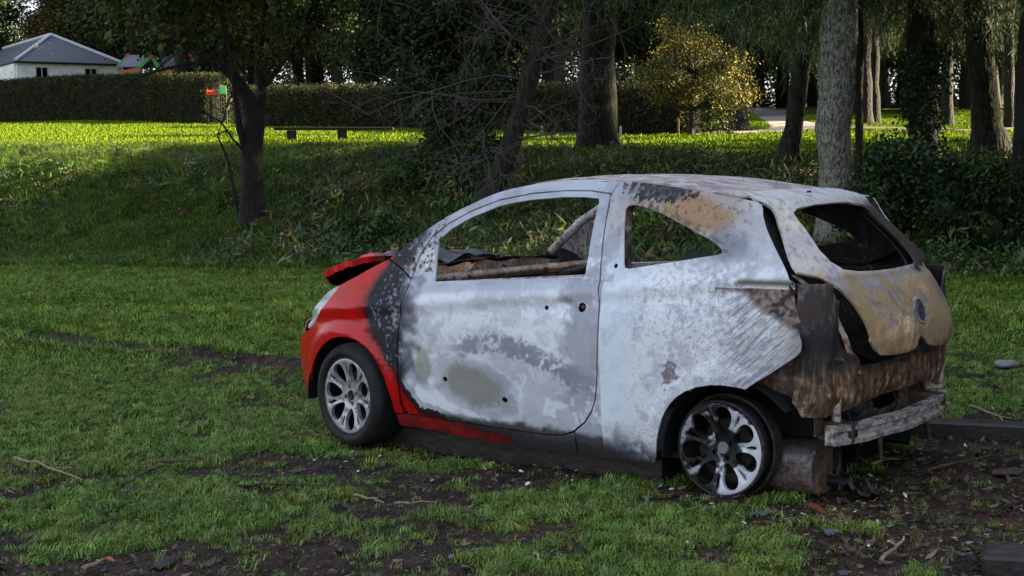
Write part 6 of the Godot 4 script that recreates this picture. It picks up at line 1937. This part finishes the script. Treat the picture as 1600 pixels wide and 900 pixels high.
func make_muffler() -> void:
	var t := thing("fallen_muffler", "rusty fallen exhaust silencer lying behind the burnt rear wheel", "muffler", Vector3(1.174, 0, -6.355))
	var tex := tile(256, 641, 0.012, 0.07, 0.4, [[0.25, Color(0.20, 0.18, 0.18)], [0.42, Color(0.38, 0.35, 0.34)], [0.52, Color(0.50, 0.48, 0.49)], [0.62, Color(0.42, 0.34, 0.30)], [0.75, Color(0.30, 0.18, 0.14)]])
	var m := mat(Color.WHITE, 0.42, 0.45, tex, 2.4)
	var end_m := mat(Color(0.95, 0.85, 0.80), 0.5, 0.2, tex, 3.0)
	var axis := Vector3(0.784, 0, 0.618).normalized()
	var bs := Basis(Vector3.UP.cross(axis).normalized(), Vector3.UP, axis)     # local z along the can
	var mb := MB.new()
	var prof := [[-0.34, 0.93], [-0.33, 1.0], [0.10, 1.0], [0.105, 1.035], [0.125, 1.035], [0.13, 1.0], [0.225, 1.0], [0.232, 1.04], [0.25, 1.04], [0.252, 0.97]]
	var seg := 28
	for i in prof.size():
		for k in seg + 1:
			var a := TAU * (k % seg) / seg
			var ca := cos(a)
			var sa := sin(a)
			var p := Vector3(signf(ca) * pow(absf(ca), 0.55) * 0.148, 0.108 + signf(sa) * pow(absf(sa), 0.6) * 0.106, 0)
			p = Vector3(p.x * prof[i][1], 0.108 + (p.y - 0.108) * prof[i][1], prof[i][0])
			p += Vector3(ca, sa, 0) * 0.006 * tw.get_noise_3d(p.x * 8.0, p.y * 8.0, p.z * 6.0)
			mb.vert(bs * p, bs * Vector3(ca, sa, 0))
	for i in prof.size() - 1:
		for k in seg:
			var a := i * (seg + 1) + k
			mb.quad(a, a + 1, a + seg + 2, a + seg + 1)
	mb.smooth()
	put("can", one(mb, m), t)
	mb = MB.new()
	var s := mb.vert(bs * Vector3(0, 0.108, 0.236), bs * Vector3.BACK)
	for k in seg:
		var a := TAU * k / seg
		mb.vert(bs * Vector3(signf(cos(a)) * pow(absf(cos(a)), 0.55) * 0.145, 0.108 + signf(sin(a)) * pow(absf(sin(a)), 0.6) * 0.103, 0.246), bs * Vector3.BACK)
	for k in seg: mb.tri(s, s + 1 + k, s + 1 + (k + 1) % seg)
	put("end_cap", one(mb, end_m), t)
	mb = MB.new()
	mb.tube([bs * Vector3(0.03, 0.05, 0.22), bs * Vector3(0.035, 0.045, 0.30), bs * Vector3(0.04, 0.04, 0.33)], [0.026, 0.026, 0.03], 10)
	put("outlet_pipe", one(mb, mat(Color(0.10, 0.09, 0.09), 0.6, 0.4)), t)
	# crumpled heat shield scrap by the pipe
	var cr := noise(9, 9.0, 2)
	var f := func(p: Vector2) -> Vector3:
		return bs * Vector3(p.x, 0.03 + 0.035 * cr.get_noise_2d(p.x * 3.0, p.y * 3.0) + 0.03 * sin(p.y * 25.0), 0.30 + p.y)
	var sc := put("foil_scrap", sheet(pv([[-0.09, 0.0], [-0.07, 0.14], [0.02, 0.18], [0.08, 0.10], [0.07, 0.01]]), [], func(p: Vector2) -> Vector3: return f.call(Vector2(-p.x, p.y)), 0.02, 0.002, mat(Color(0.16, 0.15, 0.15), 0.5, 0.5), mat(Color(0.16, 0.15, 0.15), 0.5, 0.5)))
	sc.position = t.position + Vector3(0.02, 0.0, 0.0)
	tag(sc, "crumpled grey metal foil scrap by the silencer pipe", "scrap")

func make_litter() -> void:
	var r := RandomNumberGenerator.new()
	r.seed = 61
	var pale := mat(Color.WHITE, 0.85, 0.0, tile(64, 651, 0.08, 0.2, 0.5, [[0.3, Color(0.30, 0.25, 0.19)], [0.6, Color(0.58, 0.51, 0.41)]]), 6.0)
	var brown := mat(Color.WHITE, 0.85, 0.0, tile(64, 655, 0.08, 0.2, 0.5, [[0.3, Color(0.13, 0.10, 0.08)], [0.6, Color(0.30, 0.23, 0.17)]]), 6.0)
	# sticks: ends in the photograph's ground, thickness
	for q in [[Vector2(-2.665, -7.467), Vector2(-2.113, -6.829), 0.009, "pale stick on the grass at far left"], [Vector2(-1.885, -6.698), Vector2(-1.780, -7.099), 0.010, "pale stick poking from the dark bark piece at left"], [Vector2(-1.847, -7.223), Vector2(-1.529, -7.198), 0.007, "thin brown twig just right of the bark piece"], [Vector2(-1.345, -6.591), Vector2(-0.927, -6.541), 0.007, "long thin brown twig on the grass left of centre"], [Vector2(-0.738, -6.316), Vector2(-0.581, -6.107), 0.008, "short pale curved stick below the front wheel"], [Vector2(-0.537, -6.078), Vector2(-0.358, -6.107), 0.007, "thin pale stick right of the curved stick"], [Vector2(-0.255, -5.951), Vector2(-0.129, -5.711), 0.009, "dark broken twig in the mud below the door"], [Vector2(-0.062, -5.414), Vector2(0.060, -5.363), 0.007, "reddish twig lying in mud below the door"], [Vector2(0.066, -5.240), Vector2(0.086, -5.077), 0.008, "short pale twig near the bottom edge"], [Vector2(-1.613, -5.176), Vector2(-1.567, -5.306), 0.011, "thick pale stick at the bottom left edge"], [Vector2(1.288, -4.989), Vector2(1.461, -5.309), 0.009, "pale forked stick in the mud at right"], [Vector2(1.226, -5.082), Vector2(1.347, -5.302), 0.008, "reddish curved twig left of the pale forked stick"], [Vector2(1.676, -6.659), Vector2(1.836, -6.778), 0.007, "pale twig lying behind the bumper beam"], [Vector2(2.688, -8.336), Vector2(2.701, -7.625), 0.010, "pale branch on the grass beyond the car at right"], [Vector2(-1.242, -8.145), Vector2(-1.014, -7.802), 0.006, "thin pale twig against the front tyre"], [Vector2(1.898, -6.483), Vector2(2.335, -6.809), 0.008, "brown branch on the mud at right, below the timber beam"], [Vector2(-3.164, -8.655), Vector2(-3.268, -9.038), 0.012, "dark stick at the left edge"], [Vector2(-0.782, -5.517), Vector2(-0.730, -5.720), 0.006, "thin brown twig by the mud patch left of centre"]]:
		var a := on_ground(q[0])
		var b := on_ground(q[1])
		var t := thing("stick", q[3], "stick", a, "sticks scattered on the ground")
		var mb := MB.new()
		var pts := []
		var rr := []
		for k in 6:
			var s := k / 5.0
			var p := a.lerp(b, s) + Vector3(r.randfn(), 0, r.randfn()) * 0.012 * sin(PI * s)
			p.y = land(p.x, p.z) + 0.014 + q[2] * 0.6 + 0.012 * sin(PI * s) * r.randf()
			pts.append(p - a); rr.append(q[2] * (1.0 - 0.55 * s))
		mb.tube(pts, rr, 6, true)
		var dark: bool = "brown" in q[3] or "dark" in q[3] or "reddish" in q[3]
		put("shaft", one(mb, brown if dark else pale), t)
		mb = MB.new()
		var p2: Vector3 = pts[3]
		mb.tube([p2, p2 + (pts[4] - pts[3]).rotated(Vector3.UP, 0.7) * 0.8 + Vector3(0, 0.005, 0)], [q[2] * 0.5, q[2] * 0.25], 5, true)
		put("side_twig", one(mb, brown if dark else pale), t)
	# bark pieces, bigger leaves, stones
	for q in [[Vector2(-1.814, -6.605), 0.085, 0.045, "dark curled bark piece on the grass at left", Color(0.10, 0.075, 0.065)], [Vector2(-1.716, -8.794), 0.075, 0.03, "dark bark piece left of the front wheel", Color(0.12, 0.09, 0.08)], [Vector2(-1.338, -5.266), 0.08, 0.035, "dark bark piece near the bottom left", Color(0.09, 0.07, 0.065)], [Vector2(2.252, -6.438), 0.10, 0.05, "brown bark slab at the right edge of the mud", Color(0.24, 0.17, 0.12)], [Vector2(1.015, -5.834), 0.06, 0.03, "grey flake of metal on the grass below the rear wheel", Color(0.25, 0.26, 0.29)], [Vector2(1.219, -5.443), 0.05, 0.03, "small grey flake in the mud below the silencer", Color(0.30, 0.31, 0.34)], [Vector2(-1.260, -6.875), 0.035, 0.02, "small grey flake on the grass left of centre", Color(0.22, 0.21, 0.22)]]:
		var p := on_ground(q[0])
		var turn := r.randf() * TAU
		var sx: float = q[1]
		var sz: float = q[2]
		var f := func(u: Vector2) -> Vector3:
			return Vector3(u.x, 0.012 + 0.22 * sz * cos(u.y / sz * 1.4) + 0.01 * tw.get_noise_2d(u.x * 20.0, u.y * 20.0), -u.y).rotated(Vector3.UP, turn)
		var o := put("bark_piece" if not "flake" in q[3] else "metal_flake", sheet(pv([[-sx, -sz * 0.5], [-sx * 0.7, sz * 0.8], [0.1 * sx, sz], [sx * 0.8, sz * 0.7], [sx, -sz * 0.2], [sx * 0.3, -sz], [-sx * 0.5, -sz * 0.9]]), [], f, 0.02, 0.006, mat(q[4], 0.75), mat(q[4].darkened(0.3), 0.8)))
		o.position = p
		tag(o, q[3], "bark" if not "flake" in q[3] else "scrap")
	for q in [[Vector2(-3.951, -16.417), 0.07, "reddish brown dead leaf on the grass at left, far from the car", Color(0.42, 0.12, 0.05)], [Vector2(-3.358, -9.887), 0.05, "tan dead leaf on the grass at far left", Color(0.45, 0.32, 0.24)], [Vector2(-2.527, -8.490), 0.04, "orange dead leaf on the grass at left", Color(0.45, 0.20, 0.08)], [Vector2(-2.240, -8.141), 0.04, "pale dead leaf on the grass at left", Color(0.45, 0.37, 0.30)], [Vector2(1.243, -5.844), 0.06, "rust red flake on the grass below the silencer", Color(0.33, 0.10, 0.06)], [Vector2(0.968, -5.573), 0.05, "reddish dead leaf in the grass below the rear wheel", Color(0.30, 0.13, 0.08)], [Vector2(-1.549, -5.304), 0.025, "small orange leaf at the bottom left edge", Color(0.65, 0.33, 0.12)], [Vector2(0.050, -6.439), 0.02, "tiny white scrap of paper on the grass below the door", Color(0.82, 0.82, 0.80)], [Vector2(-2.737, -9.005), 0.04, "brown curled leaf on the grass at left", Color(0.24, 0.16, 0.10)]]:
		var p := on_ground(q[0])
		var turn := r.randf() * TAU
		var s: float = q[1]
		var f := func(u: Vector2) -> Vector3: return Vector3(u.x, 0.022 + 3.0 * u.y * u.y / maxf(s, 0.02) * 0.3 + 0.2 * s * sin(u.x / s * 2.0), -u.y).rotated(Vector3.UP, turn)
		var o := put("paper_scrap" if "paper" in q[2] else "dead_leaf", sheet(soft([[-s, 0], [-s * 0.3, s * 0.5], [s * 0.5, s * 0.4], [s, 0.0], [s * 0.4, -s * 0.45], [-s * 0.4, -s * 0.4]], 1), [], f, maxf(s * 0.3, 0.012), 0.0015, mat(q[3], 0.7), mat(q[3].darkened(0.15), 0.7)))
		o.position = p
		tag(o, q[2], "paper" if "paper" in q[2] else "leaf")
	for q in [[Vector2(3.524, -10.101), 0.085, "pale grey stone on the grass at right beyond the car", Color(0.46, 0.46, 0.45)]]:
		var p := on_ground(q[0])
		var mb := MB.new()
		for i in 7:
			for k in 13:
				var a := PI * i / 6.0
				var b := TAU * (k % 12) / 12.0
				var d := Vector3(sin(a) * cos(b), cos(a) * 0.38, sin(a) * sin(b))
				mb.vert(d * q[1] * (1.0 + 0.35 * tw.get_noise_3d(d.x * 2.0, d.y * 2.0, d.z * 2.0)), d)
		for i in 6:
			for k in 12: mb.quad(i * 13 + k, i * 13 + k + 1, i * 13 + k + 14, i * 13 + k + 13)
		mb.smooth()
		var o := put("stone", one(mb, mat(q[3], 0.85)))
		o.position = p + Vector3(0, 0.03, 0)
		tag(o, q[2], "stone")

func on_ground(p: Vector2) -> Vector3: return Vector3(p.x, land(p.x, p.y), p.y)

const SUN := Vector3(0.909, 0.407, -0.095)     # towards the sun: low, from the right and a little behind the scene
func _ready() -> void:
	# ---- camera, sky, sun
	var cam := Camera3D.new()
	cam.name = "camera"
	add_child(cam)
	cam.fov = 22.897
	cam.near = 0.1
	cam.far = 600.0
	cam.transform = Transform3D(Basis(Vector3(0.9997, -0.0253, 0.0018), Vector3(0.0253, 0.9971, -0.0713), Vector3(0.0, 0.0713, 0.9975)).orthonormalized(), Vector3(0, 1.386, 0))
	cam.current = true
	var env := Environment.new()
	env.background_mode = Environment.BG_SKY
	var sky := Sky.new()
	var sm := ProceduralSkyMaterial.new()
	sm.sky_top_color = Color(0.70, 0.77, 0.88)
	sm.sky_horizon_color = Color(0.93, 0.94, 0.95)
	sm.ground_horizon_color = Color(0.5, 0.5, 0.45)
	sm.ground_bottom_color = Color(0.2, 0.2, 0.15)
	sm.sky_curve = 0.2
	sm.sky_energy_multiplier = 0.55
	sky.sky_material = sm
	env.sky = sky
	env.tonemap_mode = Environment.TONE_MAPPER_LINEAR
	env.tonemap_exposure = 7.0
	env.sdfgi_enabled = true
	env.ssao_enabled = true
	env.ssil_enabled = true
	var we := WorldEnvironment.new()
	we.name = "world_environment"
	we.environment = env
	add_child(we)
	var sun := DirectionalLight3D.new()
	sun.name = "sun"
	sun.light_energy = 1.6
	sun.light_color = Color(1.0, 0.93, 0.78)
	sun.light_angular_distance = 0.6
	sun.shadow_enabled = true
	add_child(sun)
	sun.look_at_from_position(Vector3.ZERO, -SUN)
	build()

func build() -> void:
	make_materials()
	make_ground()
	print("ground ", Time.get_ticks_msec())
	var gravel := mat(Color.WHITE, 0.9, 0.0, tile(256, 701, 0.03, 0.15, 0.5, [[0.3, Color(0.40, 0.36, 0.33)], [0.6, Color(0.58, 0.53, 0.50)]]), 0.8, true)
	ribbon("path", PATH, 2.5, 0.03, gravel)
	ribbon("dirt_track", PATH2, 1.0, 0.024, mat(Color.WHITE, 0.95, 0.0, tile(256, 705, 0.03, 0.15, 0.5, [[0.3, Color(0.24, 0.19, 0.15)], [0.6, Color(0.36, 0.29, 0.23)]]), 0.8, true))
	make_hedges()
	make_house()
	print("house ", Time.get_ticks_msec())
	make_trees()
	print("trees ", Time.get_ticks_msec())
	make_car()
	make_small()
	make_grass()
	print("grass ", Time.get_ticks_msec())
